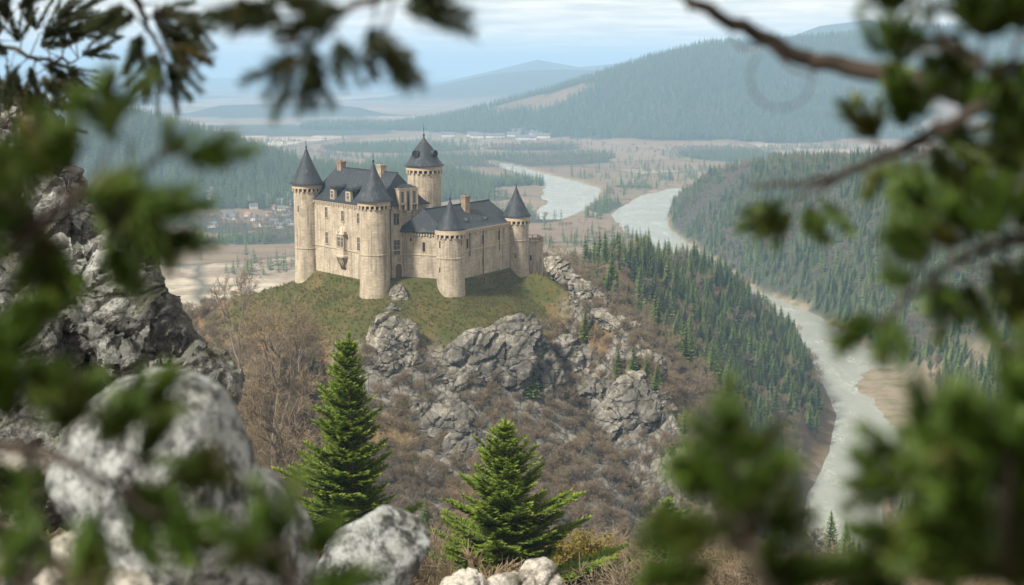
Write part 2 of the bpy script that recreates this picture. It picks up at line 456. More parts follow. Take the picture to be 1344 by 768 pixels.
def terrain_mesh():
    rows = np.concatenate([np.geomspace(40, 330, 110), np.arange(332, 640, 1.5), np.arange(640, 1350, 5), np.arange(1350, 3900, 10), np.geomspace(3900, 36000, 150)])
    cols = np.linspace(-math.radians(41), math.radians(41), 820)
    rr, aa = np.meshgrid(rows, cols, indexing='ij')
    X = rr * np.sin(aa); Y = rr * np.cos(aa) - 60.0
    Z = height(X, Y)
    V = np.stack([X.ravel(), Y.ravel(), Z.ravel()], 1)
    nr, nc = rr.shape; i = np.arange(nr * nc).reshape(nr, nc)
    F = np.stack([i[:-1, :-1].ravel(), i[:-1, 1:].ravel(), i[1:, 1:].ravel(), i[1:, :-1].ravel()], 1)
    x, y = V[:, 0], V[:, 1]; r = np.hypot(x, y)
    sd = poly_sd(x, y, CASTLE_POLY)
    grass = np.clip(1 - (sd - 20 + 7 * fbm(P2(x, y, 14.0), 3, 5)) / 7, 0, 1) * (r < 700)
    plain = np.clip((12 - V[:, 2]) / 6, 0, 1) * np.clip((r - 900) / 300, 0, 1)
    dr = np.full(x.shape, 1e9)
    for pts in [RIVER] + BRAIDS:
        d, (wd,) = seg_dist(x, y, pts); dr = np.minimum(dr, d - wd * 0.5)
    gravel = np.clip(1 - (dr - 1 - 6 * fbm(P2(x, y, 25.0), 3, 6)) / 7, 0, 1) * (V[:, 2] < 9)
    q = np.hypot((x - ground_px(1225, 540)[0]) / 32, (y - ground_px(1225, 540)[1]) / 118); gravel = np.maximum(gravel, np.clip(1.3 - q, 0, 1) * 1.5).clip(0, 1)
    colr = np.stack([grass, plain, gravel, np.ones_like(grass)], 1)
    return V, F, colr, forest_mask(x, y, V[:, 2]), rock_mask(x, y, V[:, 2])

def rock_mask(x, y, z):
    sd = poly_sd(x, y, CASTLE_POLY); r = np.hypot(x, y)
    n = fbm(P2(x, y, 13.0), 4, 205, ridged=True) + 0.5 * fbm(P2(x, y, 40.0), 2, 206)
    return np.clip((n - 0.02) / 0.18, 0, 1) * np.clip((sd - 20) / 8, 0, 1) * np.clip((100 - sd) / 25, 0, 1) * (x > -48) * (r < 460)
def terrain_mat():
    t = NT('ground'); P = t.geo('Position')
    c = t.attr('biome', 'Color'); g, p, gr = t.sep(c, 0), t.sep(c, 1), t.sep(c, 2)
    n_big = t.noise(P, 0.02, 5); n_mid = t.noise(P, 0.16, 6, 0.6); n_fine = t.noise(P, 1.4, 5, 0.65)
    earth = t.mix(n_mid, (0.058, 0.040, 0.024), (0.115, 0.080, 0.046))
    earth = t.mix(t.ramp(n_fine, [(0.42, 0), (0.62, 1)]), earth, (0.16, 0.11, 0.062))
    earth = t.mix(t.ramp(n_big, [(0.5, 0), (0.62, 0.6)]), earth, (0.055, 0.065, 0.024))
    grass = t.mix(t.ramp(n_mid, [(0.36, 0), (0.66, 1)]), (0.032, 0.044, 0.010), (0.076, 0.064, 0.024))
    grass = t.mix(t.ramp(n_fine, [(0.35, 0), (0.7, 0.8)]), grass, (0.058, 0.058, 0.018))
    dry = t.noise(t.mapv(P, (1, 1, 2.5)), 0.075, 4, 0.6)
    grass = t.mix(t.ramp(dry, [(0.53, 0), (0.66, 0.75)]), grass, (0.115, 0.080, 0.042))
    # valley floor: straw fields, pasture, ploughed land, split into irregular plots
    Pf = t.mapv(P, (1, 0.55, 0))
    warp = t.noise(P, 0.004, 3, out='Color')
    vm = t.n('ShaderNodeVectorMath', operation='MULTIPLY_ADD'); t.put(vm.inputs[0], warp); vm.inputs[1].default_value = (120, 120, 0); t.put(vm.inputs[2], Pf)
    cell = t.sep(t.voro(vm.outputs[0], 0.0030, out='Color'), 0)
    field = t.ramp(cell, [(0.0, (0.105, 0.080, 0.052)), (0.3, (0.165, 0.125, 0.082)), (0.5, (0.075, 0.085, 0.036)), (0.62, (0.27, 0.23, 0.165)), (0.74, (0.135, 0.098, 0.070)), (0.90, (0.46, 0.42, 0.34)), (1.0, (0.085, 0.095, 0.042))])
    streak = t.noise(t.mapv(P, (0.004, 0.022, 0)), 1.0, 5, 0.65)
    field = t.mix(t.ramp(streak, [(0.40, 0), (0.60, 0.75)]), field, (0.17, 0.13, 0.088))
    field = t.mix(t.ramp(t.noise(P, 0.03, 5, 0.7), [(0.45, 0), (0.70, 0.8)]), field, (0.085, 0.075, 0.050)); field = t.mix(t.ramp(t.noise(P, 0.0028, 5, 0.6), [(0.46, 0), (0.62, 0.75)]), field, (0.125, 0.085, 0.062)); field = t.mix(t.ramp(t.voro(vm.outputs[0], 0.0030, 'DISTANCE_TO_EDGE'), [(0.0, 0.85), (0.022, 0)]), field, (0.045, 0.045, 0.028))
    grav = t.mix(t.noise(P, 0.3, 6, 0.7), (0.10, 0.085, 0.06), (0.27, 0.225, 0.165)); grav = t.mix(t.ramp(t.noise(P, 0.06, 4, 0.6), [(0.45, 0), (0.6, 0.8)]), grav, (0.11, 0.10, 0.05))
    col = t.mix(g, earth, grass); col = t.mix(p, col, field); col = t.mix(t.attr('forest'), col, t.mix(n_mid, (0.022, 0.030, 0.016), (0.050, 0.052, 0.030))); col = t.mix(gr, col, grav)
    rk = t.mix(t.ramp(t.noise(P, 0.55, 7, 0.7), [(0.38, 0), (0.64, 1)]), (0.045, 0.043, 0.040), (0.20, 0.19, 0.17))
    rk = t.mix(t.ramp(t.voro(t.mapv(P, (1, 1, 0.5)), 0.35, 'DISTANCE_TO_EDGE'), [(0.0, 0.8), (0.07, 0)]), rk, (0.020, 0.019, 0.017))
    col = t.mix(t.attr('rock'), col, rk)
    t.color(col); t.rough(0.95); t.b.inputs['Specular IOR Level'].default_value = 0.1
    t.bump(t.math('ADD', n_fine, t.noise(P, 5.0, 4)), 0.7, 0.4)
    return t.m
V_, F_, C_, W_, K_ = terrain_mesh()
terrain = link('terrain', np_mesh('terrain', V_, F_, terrain_mat(), True, {'biome': ('POINT', 'FLOAT_COLOR', C_), 'forest': ('POINT', 'FLOAT', W_), 'rock': ('POINT', 'FLOAT', K_)}))
tag(terrain, 'rolling brown and green ground of the hills and valley', 'terrain', kind='structure')
del V_, F_, C_, W_, K_

# ------------------------------------------------------------------ water
def water_mat():
    t = NT('river_water'); P = t.geo('Position')
    a = t.noise(t.mapv(P, (0.06, 0.022, 0.1)), 1.0, 6, 0.62, 0.6)
    f = t.noise(t.mapv(P, (0.30, 0.10, 0.1)), 1.0, 6, 0.7, 1.2)
    foam = t.math('MULTIPLY', t.ramp(a, [(0.48, 0), (0.72, 1)]), t.ramp(f, [(0.42, 0), (0.75, 0.8)]))
    t.color(t.mix(foam, t.mix(t.noise(P, 0.02, 4), (0.15, 0.17, 0.155), (0.25, 0.275, 0.25)), (0.46, 0.49, 0.455)))
    t.rough(t.math('ADD', t.math('MULTIPLY', foam, 0.45), 0.12))
    t.b.inputs['Specular IOR Level'].default_value = 0.6
    t.bump(t.math('ADD', t.noise(t.mapv(P, (0.5, 0.22, 0.5)), 1.0, 5, 0.6), t.noise(P, 1.6, 3)), 0.55, 0.5)
    return t.m
WATER = water_mat()
def ribbon(name, pts, extra, z):
    V = []; F = []
    n = len(pts)
    # subdivide with Catmull-Rom for a smooth bank
    pp = [pts[0]] + list(pts) + [pts[-1]]; fine = []
    for i in range(1, n):
        for k in range(8):
            t = k / 8
            q = [0.5 * ((2 * pp[i][c]) + (-pp[i-1][c] + pp[i+1][c]) * t + (2*pp[i-1][c] - 5*pp[i][c] + 4*pp[i+1][c] - pp[i+2][c]) * t*t + (-pp[i-1][c] + 3*pp[i][c] - 3*pp[i+1][c] + pp[i+2][c]) * t**3) for c in range(3)]
            fine.append(q)
    fine.append(list(pts[-1]))
    for i, (x, y, w) in enumerate(fine):
        a = fine[max(i - 1, 0)]; b = fine[min(i + 1, len(fine) - 1)]
        d = Vector((b[0] - a[0], b[1] - a[1])).normalized(); nrm = Vector((-d.y, d.x)); hw = w * 0.5 * 1.35 + extra
        V += [(x + nrm.x * hw, y + nrm.y * hw, z), (x - nrm.x * hw, y - nrm.y * hw, z)]
        if i: F.append((2 * i - 2, 2 * i - 1, 2 * i + 1, 2 * i))
    o = link(name, np_mesh(name, V, F, WATER, True)); o['kind'] = 'structure'
    return o
tag(ribbon('river', RIVER, 10, 0.0), 'pale grey green river winding through the wooded valley', 'river')
tag(ribbon('river_channel', BRAIDS[0], 6, -0.08), 'bright braided river channel on the valley floor', 'river')
tag(ribbon('river_channel', BRAIDS[1], 6, -0.16), 'narrower side channel of the river further left', 'river')

# ------------------------------------------------------------------ air
def add_haze():
    x, y0, y1, z0, z1 = 29000, -300, 37500, -6.0, 475.0
    m = MB(); m.box((0, (y0 + y1) / 2, (z0 + z1) / 2), (x, 0, 0), (0, (y1 - y0) / 2, 0), (0, 0, (z1 - z0) / 2))
    t = bpy.data.materials.new('haze'); t.use_nodes = True; nt = t.node_tree; nt.nodes.clear()
    o = nt.nodes.new('ShaderNodeOutputMaterial'); p = nt.nodes.new('ShaderNodeVolumePrincipled')
    p.inputs['Color'].default_value = (0.39, 0.63, 0.94, 1); p.inputs['Density'].default_value = HAZE_DENSITY; p.inputs['Anisotropy'].default_value = 0.0
    nt.links.new(p.outputs[0], o.inputs['Volume'])
    tag(m.build('haze', t), 'thin blue haze filling the valley air', 'haze', kind='stuff')
HAZE_DENSITY = 1 / 7400
add_haze()
# ------------------------------------------------------------------ castle
def stone_mat(name, c0, c1, bw=0.95, bh=0.42):
    t = NT(name); uv = t.coord('UV'); P = t.geo('Position')
    b = t.n('ShaderNodeTexBrick'); t.put(b.inputs['Vector'], uv)
    b.inputs['Color1'].default_value = (0, 0, 0, 1); b.inputs['Color2'].default_value = (1, 1, 1, 1); b.inputs['Mortar'].default_value = (0.35, 0.35, 0.35, 1)
    b.inputs['Scale'].default_value = 1.0; b.inputs['Brick Width'].default_value = bw; b.inputs['Row Height'].default_value = bh
    b.inputs['Mortar Size'].default_value = 0.035; b.inputs['Mortar Smooth'].default_value = 0.2; b.inputs['Bias'].default_value = 0.0
    n1 = t.noise(P, 0.35, 6, 0.62); n2 = t.noise(P, 2.2, 5, 0.7)
    col = t.mix(t.math('ADD', t.math('MULTIPLY', b.outputs['Color'], 0.55), t.math('MULTIPLY', n2, 0.45)), c0, c1)
    col = t.mix(t.ramp(n1, [(0.45, 0.0), (0.66, 0.5)]), col, (c0[0] * .62, c0[1] * .60, c0[2] * .58))
    # rain streaks and grime below the eaves: stains with a shape of their own
    st = t.noise(t.mapv(P, (1.3, 1.3, 0.09)), 1.0, 5, 0.65)
    col = t.mix(t.ramp(st, [(0.48, 0), (0.66, 0.75)]), col, (c0[0] * 0.42, c0[1] * 0.42, c0[2] * 0.46))
    lich = t.noise(P, 0.8, 6, 0.7)
    col = t.mix(t.ramp(lich, [(0.60, 0), (0.70, 0.45)]), col, (0.50, 0.47, 0.40))
    col = t.mix(t.math('MULTIPLY', b.outputs['Fac'], 0.55), col, (0.13, 0.10, 0.075))
    t.color(col); t.rough(0.92); t.b.inputs['Specular IOR Level'].default_value = 0.15
    h = t.math('ADD', t.math('MULTIPLY', b.outputs['Fac'], -0.6), n2)
    t.bump(h, 0.75, 0.14)
    return t.m
def slate_mat():
    t = NT('slate'); uv = t.coord('UV'); P = t.geo('Position')
    b = t.n('ShaderNodeTexBrick'); t.put(b.inputs['Vector'], uv)
    b.inputs['Color1'].default_value = (0, 0, 0, 1); b.inputs['Color2'].default_value = (1, 1, 1, 1); b.inputs['Mortar'].default_value = (0, 0, 0, 1)
    b.inputs['Scale'].default_value = 1.0; b.inputs['Brick Width'].default_value = 0.5; b.inputs['Row Height'].default_value = 0.38; b.inputs['Mortar Size'].default_value = 0.02
    n = t.noise(P, 0.5, 6, 0.65)
    col = t.mix(t.math('ADD', t.math('MULTIPLY', b.outputs['Color'], 0.5), t.math('MULTIPLY', n, 0.5)), (0.007, 0.010, 0.015), (0.026, 0.034, 0.045))
    st = t.noise(t.mapv(P, (1.1, 1.1, 0.16)), 1.0, 5, 0.6)
    col = t.mix(t.ramp(st, [(0.54, 0), (0.70, 0.55)]), col, (0.062, 0.074, 0.085))
    col = t.mix(t.ramp(t.noise(P, 1.4, 5, 0.7), [(0.62, 0), (0.72, 0.5)]), col, (0.10, 0.095, 0.05))
    t.color(col); t.rough(t.math('ADD', t.math('MULTIPLY', n, 0.3), 0.45)); t.b.inputs['Specular IOR Level'].default_value = 0.25
    t.bump(t.math('ADD', t.math('MULTIPLY', b.outputs['Fac'], -0.5), t.math('MULTIPLY', b.outputs['Color'], 0.4)), 0.45, 0.06)
    return t.m
def plain_mat(name, c, rough=0.8, c2=None, scale=1.5, metal=0.0, spec=0.3, bump=0.0):
    t = NT(name); P = t.coord('Object')
    n = t.noise(P, scale, 5, 0.65)
    t.color(t.mix(n, c, c2 or tuple(k * 0.6 for k in c))); t.rough(rough); t.b.inputs['Metallic'].default_value = metal
    t.b.inputs['Specular IOR Level'].default_value = spec
    if bump: t.bump(n, bump, 0.05)
    return t.m
STONE = stone_mat('castle_limestone', (0.275, 0.237, 0.180), (0.45, 0.392, 0.305))
STONE_WING = stone_mat('castle_wing_limestone', (0.265, 0.232, 0.182), (0.42, 0.370, 0.295))
TRIM = plain_mat('dressed_stone', (0.40, 0.33, 0.24), 0.85, (0.22, 0.175, 0.125), 1.2, bump=0.4)
PALE = plain_mat('pale_carved_stone', (0.42, 0.36, 0.28), 0.85, (0.22, 0.18, 0.135), 2.2, bump=0.4)
BRICK = stone_mat('chimney_brick', (0.22, 0.15, 0.11), (0.36, 0.27, 0.20), 0.5, 0.2)
SLATE = slate_mat()
LEAD = plain_mat('lead_finial', (0.05, 0.055, 0.06), 0.45, metal=0.6)
DARK = plain_mat('dark_opening_shade', (0.012, 0.012, 0.014), 0.9)  # near-black colour stands in for the shade inside openings
GLASS = plain_mat('window_glass', (0.018, 0.022, 0.028), 0.12, spec=0.6)
WOOD = plain_mat('old_oak', (0.10, 0.06, 0.035), 0.8, (0.05, 0.03, 0.02), 4)

castle = empty('castle', (-28, 415, 138))
tag(castle, 'medieval limestone castle with round slate-coned towers standing on the cliff-edged mound', 'castle')
def part(name, mb, mats, smooth=False, parent=None):
    o = mb.build(name, mats, None, smooth)
    if parent is None or parent is castle: keep(o, castle)
    else: o.parent = parent
    return o

def window_at(parent, c, n, w, h, arch=False, frame=TRIM, sill=True, mull=True, slit=False):
    """a window in a wall: stone surround (part or sub-part) and dark glazing set back inside it. c on the wall face."""
    w *= 1.18; h *= 1.06; c = Vector(c); n = Vector((n[0], n[1], 0)).normalized(); x = Vector((-n.y, n.x, 0)); z = Vector((0, 0, 1))
    m = MB(); t = 0.16 if not slit else 0.10; pr = 0.10
    for s in (-1, 1): m.box(c + x * s * (w / 2 + t / 2) + n * (pr - 0.2), x * t / 2, n * 0.2, z * h / 2)
    m.box(c + z * (h / 2 + t / 2) + n * (pr - 0.2), x * (w / 2 + t), n * 0.21, z * t / 2)
    if sill: m.box(c - z * (h / 2 + 0.09) + n * (pr - 0.14), x * (w / 2 + t + 0.08), n * 0.28, z * 0.09)
    if arch:
        for k in range(5):
            a = math.pi * (k + 0.5) / 5
            m.box(c + z * (h / 2 + t) + x * math.cos(a) * (w / 2 + t * .5) + z * math.sin(a) * (w / 2 + t * .3) + n * (pr - 0.2), x * 0.17, n * 0.205, z * 0.17)
    g = MB(); g.box(c + n * (-0.06), x * w / 2, n * 0.08, z * h / 2)
    if mull and not slit:
        m.box(c + n * 0.035, x * 0.045, n * 0.03, z * h / 2); m.box(c + z * h * 0.12 + n * 0.037, x * w / 2, n * 0.03, z * 0.045)
    return m, g
def add_window(parent, *a, glass=GLASS, frame=TRIM, **k):
    m, g = window_at(parent, *a, **k)
    if parent is castle:
        o = part('window', m, frame); part('pane', g, glass, parent=o)
    else:                                              # window of a tower, dormer ...: frame and pane in one sub-part
        n = len(m.f); b = len(m.v); m.v += g.v; m.f += [tuple(i + b for i in f) for f in g.f]; m.uv += g.uv; m.mi += [1] * len(g.f)
        part('window', m, [frame, glass], parent=parent)

def finial(c, z0, z1, parent, vane=True):
    m = MB(); L = z1 - z0
    m.lathe(c, [(0.30, z0 - 0.4), (0.20, z0 + 0.1), (0.34, z0 + 0.25 * L), (0.10, z0 + 0.32 * L), (0.08, z0 + 0.6 * L), (0.17, z0 + 0.64 * L), (0.06, z0 + 0.7 * L), (0.035, z1)], 10)
    if vane:
        m.box((c[0], c[1], z0 + 0.80 * L), (0.34, 0.1, 0), (-0.01, 0.03, 0), (0, 0, 0.04))
    part('finial', m, LEAD, True, parent)
def tower(c, r, zb, ze, ztip, zfin, roofr, belt=None, slits=(), ncorb=20, dome=None, flare=1.09):
    body = MB()
    prof = [(r * (flare + 0.03), zb - 5), (r * flare, zb + 0.5), (r * (1 + (flare - 1) * .35), zb + 5.5), (r, zb + 10)]
    zc = ze - 2.5
    if belt: prof += [(r, belt - 0.22), (r + 0.13, belt - 0.18), (r + 0.13, belt + 0.1), (r, belt + 0.18)]
    prof += [(r, zc), (r, ze - 0.15)]
    body.lathe(c, prof, 48)
    t = part('tower', body, STONE if c[0] < -20 else STONE_WING, True)
    # machicolation: corbels, flat dark panels painting the shade between them, parapet ring
    m = MB(); g = MB(); rp = r + 0.46
    for k in range(ncorb):
        a = 2 * math.pi * (k + 0.5) / ncorb; d = Vector((math.cos(a), math.sin(a), 0)); s = Vector((-d.y, d.x, 0)); half = math.pi * r / ncorb
        m.box(Vector((c[0], c[1], zc + 0.62)) + d * (r + 0.20), d * 0.24, s * half * 0.36, (0, 0, 0.5))
        m.box(Vector((c[0], c[1], zc + 0.22)) + d * (r + 0.10), d * 0.13, s * half * 0.30, (0, 0, 0.25))
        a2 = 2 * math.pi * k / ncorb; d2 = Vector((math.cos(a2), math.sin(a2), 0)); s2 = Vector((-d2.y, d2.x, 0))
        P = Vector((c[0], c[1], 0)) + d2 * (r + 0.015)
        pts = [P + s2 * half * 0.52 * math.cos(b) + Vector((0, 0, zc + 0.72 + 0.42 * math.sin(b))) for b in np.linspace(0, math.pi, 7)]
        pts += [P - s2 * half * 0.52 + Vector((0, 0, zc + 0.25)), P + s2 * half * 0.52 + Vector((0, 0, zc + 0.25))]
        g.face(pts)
    m.lathe(c, [(r, zc + 1.12), (rp, zc + 1.14), (rp, ze - 0.05), (r * .8, ze - 0.05)], 48)
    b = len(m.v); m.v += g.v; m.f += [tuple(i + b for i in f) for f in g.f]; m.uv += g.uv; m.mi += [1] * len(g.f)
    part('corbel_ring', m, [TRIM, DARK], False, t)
    rf = MB()
    if dome: prof = dome
    else:
        H = ztip - ze
        prof = [(rp * .9, ze - 0.12), (roofr, ze - 0.1), (roofr, ze + 0.06), (roofr * 0.86, ze + 0.10 * H), (roofr * 0.70, ze + 0.255 * H), (roofr * 0.49, ze + 0.47 * H), (roofr * 0.27, ze + 0.70 * H), (0.22, ztip)]
    rf.lathe(c, prof, 48)
    part('roof', rf, SLATE, True, t)
    finial(c, ztip, zfin, t)
    for ang, z, w, h in slits:
        n = (math.cos(ang), math.sin(ang)); add_window(t, (c[0] + n[0] * r, c[1] + n[1] * r, z), n, w, h, slit=True, sill=False, glass=DARK)
    return t
def facing(c, off):           # angle on a tower: direction towards the viewer turned by off degrees (positive = to the right)
    return math.atan2(-c[1], -c[0]) + math.radians(off)

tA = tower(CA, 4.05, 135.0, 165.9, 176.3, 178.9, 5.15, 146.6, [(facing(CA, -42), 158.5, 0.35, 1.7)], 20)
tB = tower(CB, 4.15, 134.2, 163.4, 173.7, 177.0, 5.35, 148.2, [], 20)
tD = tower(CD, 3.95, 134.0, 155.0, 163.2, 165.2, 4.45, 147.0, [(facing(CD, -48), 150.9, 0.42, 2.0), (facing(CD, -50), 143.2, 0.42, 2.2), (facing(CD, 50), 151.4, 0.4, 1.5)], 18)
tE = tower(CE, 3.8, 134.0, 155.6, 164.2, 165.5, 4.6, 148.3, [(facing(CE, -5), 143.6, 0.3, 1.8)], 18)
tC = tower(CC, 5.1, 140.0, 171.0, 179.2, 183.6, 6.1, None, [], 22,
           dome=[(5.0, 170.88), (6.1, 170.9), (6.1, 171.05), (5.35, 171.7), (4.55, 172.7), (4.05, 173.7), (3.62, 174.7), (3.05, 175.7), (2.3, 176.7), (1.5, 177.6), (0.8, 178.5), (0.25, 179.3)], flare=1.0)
for off in (-38, 52):         # two round oculus dormers on the keep's dome
    a = facing(CC, off); d = Vector((math.cos(a), math.sin(a), 0)); s = Vector((-d.y, d.x, 0)); o = Vector((CC[0], CC[1], 174.6)) + d * 3.9
    m = MB(); ring = []; R0 = 1.15
    for k in range(20):
        b0, b1 = 2 * math.pi * k / 20, 2 * math.pi * (k + 1) / 20
        def q(rr, b, dd): return o + s * rr * math.cos(b) + Vector((0, 0, rr * math.sin(b))) + d * dd
        m.face([q(R0, b0, -1.6), q(R0, b1, -1.6), q(R0, b1, 0.5), q(R0, b0, 0.5)][::-1])
        m.face([q(R0, b0, 0.5), q(R0, b1, 0.5), q(R0 * .78, b1, 0.55), q(R0 * .78, b0, 0.55)][::-1])
        m.face([q(R0 * .78, b0, 0.55), q(R0 * .78, b1, 0.55), q(R0 * .74, b1, 0.2), q(R0 * .74, b0, 0.2)][::-1], m=1)
        m.face([q(R0 * .74, b0, 0.2), q(R0 * .74, b1, 0.2), q(0, b0, 0.25)][::-1], m=1)
    part('oculus', m, [SLATE, DARK], False, tC)

U = Vector((0.6312, -0.7756)); N_IN = Vector((0.7756, 0.6312)); WM = 18.5
vA, vB = Vector(CA), Vector(CB)
mA2, mB2 = vA + N_IN * WM, vB + N_IN * WM
VD, VE = Vector(CD), Vector(CE)
VV = (VE - VD).normalized(); WW = Vector((-0.962, 0.275)).normalized()
wD2, wE2 = VD + WW * 16.8, VE + WW * 16.8
ZE, ZR, ZWE, ZWR = 161.6, 170.6, 154.0, 160.3

def solve(P0, d, px):         # distance along a wall line at which it passes picture column px
    k = (px - CXP) / FPX
    return (k * P0.y - P0.x) / (d.x - k * d.y)
def belt(m, a, b, nrm, z, h=0.16, pr=0.12):
    a, b = Vector(a), Vector(b); c = (a + b) / 2; d = (b - a) / 2
    m.box((c.x + nrm.x * pr * .5, c.y + nrm.y * pr * .5, z), (d.x, d.y, 0), (nrm.x * pr, nrm.y * pr, 0), (0, 0, h))
def dentils(m, a, b, nrm, z, step=0.95, w=0.24, h=0.34, pr=0.26):
    a, b = Vector(a), Vector(b); L = (b - a).length; d = (b - a) / L
    for k in range(int(L / step)):
        c = a + d * (k + 0.5) * step
        m.box((c.x + nrm.x * pr * .5, c.y + nrm.y * pr * .5, z - h * (1 if k % 3 else 1.35)), (d.x * w, d.y * w, 0), (nrm.x * pr, nrm.y * pr, 0), (0, 0, h * (1 if k % 3 else 1.35)))

# main range
m = MB()
for a, b, u0 in ((vA, vB, 0), (vB, mB2, 40), (mB2, mA2, 70), (mA2, vA, 110)): m.wall(a, b, 134.0, ZE, 0, u0)
part('main_wall', m, STONE)
m = MB(); belt(m, vA, vB, -N_IN, 147.8); belt(m, vB, mB2, U, 148.6); belt(m, vA, vB, -N_IN, ZE - 0.2, 0.2, 0.3); belt(m, vB, mB2, U, ZE - 0.2, 0.2, 0.3)
dentils(m, vA, vB, -N_IN, ZE - 0.42); dentils(m, vB, mB2, U, ZE - 0.42); dentils(m, mB2, mA2, N_IN, ZE - 0.42)
part('cornice', m, TRIM)
def hip_roof(name, p, r0, r1, ze, zr, over, sag=0.0, parent=None):
    """p: 4 corners (front-left, front-right, back-right, back-left); ridge r0 (left) - r1 (right); eaves a little bell-cast"""
    c = sum((Vector(q) for q in p), Vector((0, 0))) / 4
    m = MB(); out = []
    for q in p:
        q = Vector(q); out.append(q + (q - c).normalized() * over * 1.35)
    def strip(e0, e1, t0, t1):
        e0, e1, t0, t1 = [Vector(q) for q in (e0, e1, t0, t1)]
        rows = [(0.0, 0.0), (0.12, 0.055), (0.25, 0.17), (0.5, 0.43), (0.75, 0.71), (1.0, 1.0)]
        L = (e1 - e0).length; S = math.hypot(((e0 + e1) / 2 - (t0 + t1) / 2).length, zr - ze)
        for (f0, g0), (f1, g1) in zip(rows[:-1], rows[1:]):
            pts = [(e0.lerp(t0, f0), g0), (e1.lerp(t1, f0), g0), (e1.lerp(t1, f1), g1), (e0.lerp(t0, f1), g1)]
            m.face([(q.x, q.y, ze + (zr - ze) * g) for q, g in pts], [(0, S * f0), (L, S * f0), (L, S * f1), (0, S * f1)])
    strip(out[0], out[1], r0, r1); strip(out[2], out[3], r1, r0); strip(out[1], out[2], r1, r1 + Vector((1e-3, 1e-3))); strip(out[3], out[0], r0, r0 + Vector((1e-3, 1e-3)))
    for i in range(4):
        a, b = out[i], out[(i + 1) % 4]
        m.face([(a.x, a.y, ze - 0.28), (b.x, b.y, ze - 0.28), (b.x, b.y, ze), (a.x, a.y, ze)])
    m.face([(q.x, q.y, ze - 0.28) for q in reversed(out)])
    d = (Vector(r1) - Vector(r0)); L = d.length; d.normalize()
    mid = (Vector(r0) + Vector(r1)) / 2
    m.box((mid.x, mid.y, zr + 0.03), (d.x * L / 2, d.y * L / 2, 0), (-d.y * 0.22, d.x * 0.22, 0), (0, 0, 0.14))
    return part(name, m, SLATE)
rA = vA + N_IN * WM / 2 + U * 2.2; rB = vB + N_IN * WM / 2 - U * 1.6
hip_roof('main_roof', (vA, vB, mB2, mA2), rA, rB, ZE, ZR, 0.75)
# wing
m = MB()
for a, b, u0 in ((wD2, VD, 0), (VD, VE, 40), (VE, wE2, 80), (wE2, wD2, 120)): m.wall(a, b, 134.0, ZWE, 0, u0)
part('wing_wall', m, STONE_WING)
nL = Vector((-WW.y, WW.x)); nL = nL if nL.y < 0 else -nL
nR = Vector((VV.y, -VV.x))
m = MB(); belt(m, wD2, VD, nL, 147.3); belt(m, VD, VE, nR, 147.9); belt(m, wD2, VD, nL, ZWE - 0.2, 0.2, 0.28); belt(m, VD, VE, nR, ZWE - 0.2, 0.2, 0.28)
dentils(m, wD2, VD, nL, ZWE - 0.42, 0.85); dentils(m, VD, VE, nR, ZWE - 0.42, 0.85)
part('cornice', m, TRIM)
r0 = VD + WW * 8.6 + VV * 1.0; r1 = VE + WW * 8.4 - VV * 0.6
hip_roof('wing_roof', (wD2, VD, VE, wE2), r0, r1, ZWE, ZWR, 0.6) if False else None
# the wing's ridge runs along VD->VE: corners listed so that the long sides face out
hip_roof('wing_roof', (VD, VE, wE2, wD2), r0, r1, ZWE, ZWR, 0.6)
# curtain walls closing the court at the back
m = MB()
for a, b in ((mA2, Vector(CC)), (Vector(CC), wE2)):
    n = Vector((-(b - a).y, (b - a).x)).normalized() * 0.9
    m.wall(a - n, b - n, 136, 156.5); m.wall(b + n, a + n, 136, 156.5)
    m.face([(a.x - n.x, a.y - n.y, 156.5), (b.x - n.x, b.y - n.y, 156.5), (b.x + n.x, b.y + n.y, 156.5), (a.x + n.x, a.y + n.y, 156.5)])
part('curtain_wall', m, STONE)

# windows of the main range (columns measured on the facade)
def on_wall(P0, d, px, z): 
    s = solve(P0, d, px); q = P0 + d * s; return (q.x, q.y, z)
for px, z, w, h in ((427.5, 158.0, 1.15, 2.9), (449, 157.6, 1.15, 2.8), (469.5, 157.6, 1.15, 2.8), (427.5, 150.4, 1.2, 3.2), (469.5, 150.2, 1.2, 3.6)):
    add_window(castle, on_wall(vA, U, px, z), -N_IN, w, h)
for px, z, w, h, ar in ((519.5, 157.5, 1.6, 3.2, False), (519.5, 149.4, 1.8, 4.0, True)):
    add_window(castle, on_wall(vB, N_IN, px, z), U, w, h, arch=ar)
# door of the court
q = Vector(on_wall(vB, N_IN, 521.3, 141.6)); x = Vector((N_IN.x, N_IN.y, 0)); n = Vector((U.x, U.y, 0))
m = MB()
for s in (-1, 1): m.box(q + x * s * 1.35 + n * 0.05, x * 0.2, n * 0.2, (0, 0, 2.0))
for k in range(9):
    a = math.pi * (k + .5) / 9; m.box(q + Vector((0, 0, 2.0)) + x * math.cos(a) * 1.35 + Vector((0, 0, math.sin(a) * 1.35)) + n * 0.05, x * 0.25, n * 0.2, (0, 0, 0.25))
dr = part('door', m, TRIM)
m = MB(); pts = [q + x * 1.2 * math.cos(a) + Vector((0, 0, 2.0 + 1.2 * math.sin(a))) + n * 0.03 for a in np.linspace(0, math.pi, 11)] + [q - x * 1.2 + Vector((0, 0, -2.0)) + n * 0.03, q + x * 1.2 + Vector((0, 0, -2.0)) + n * 0.03]
m.face(pts[::-1]); part('door_leaf', m, WOOD, parent=dr)
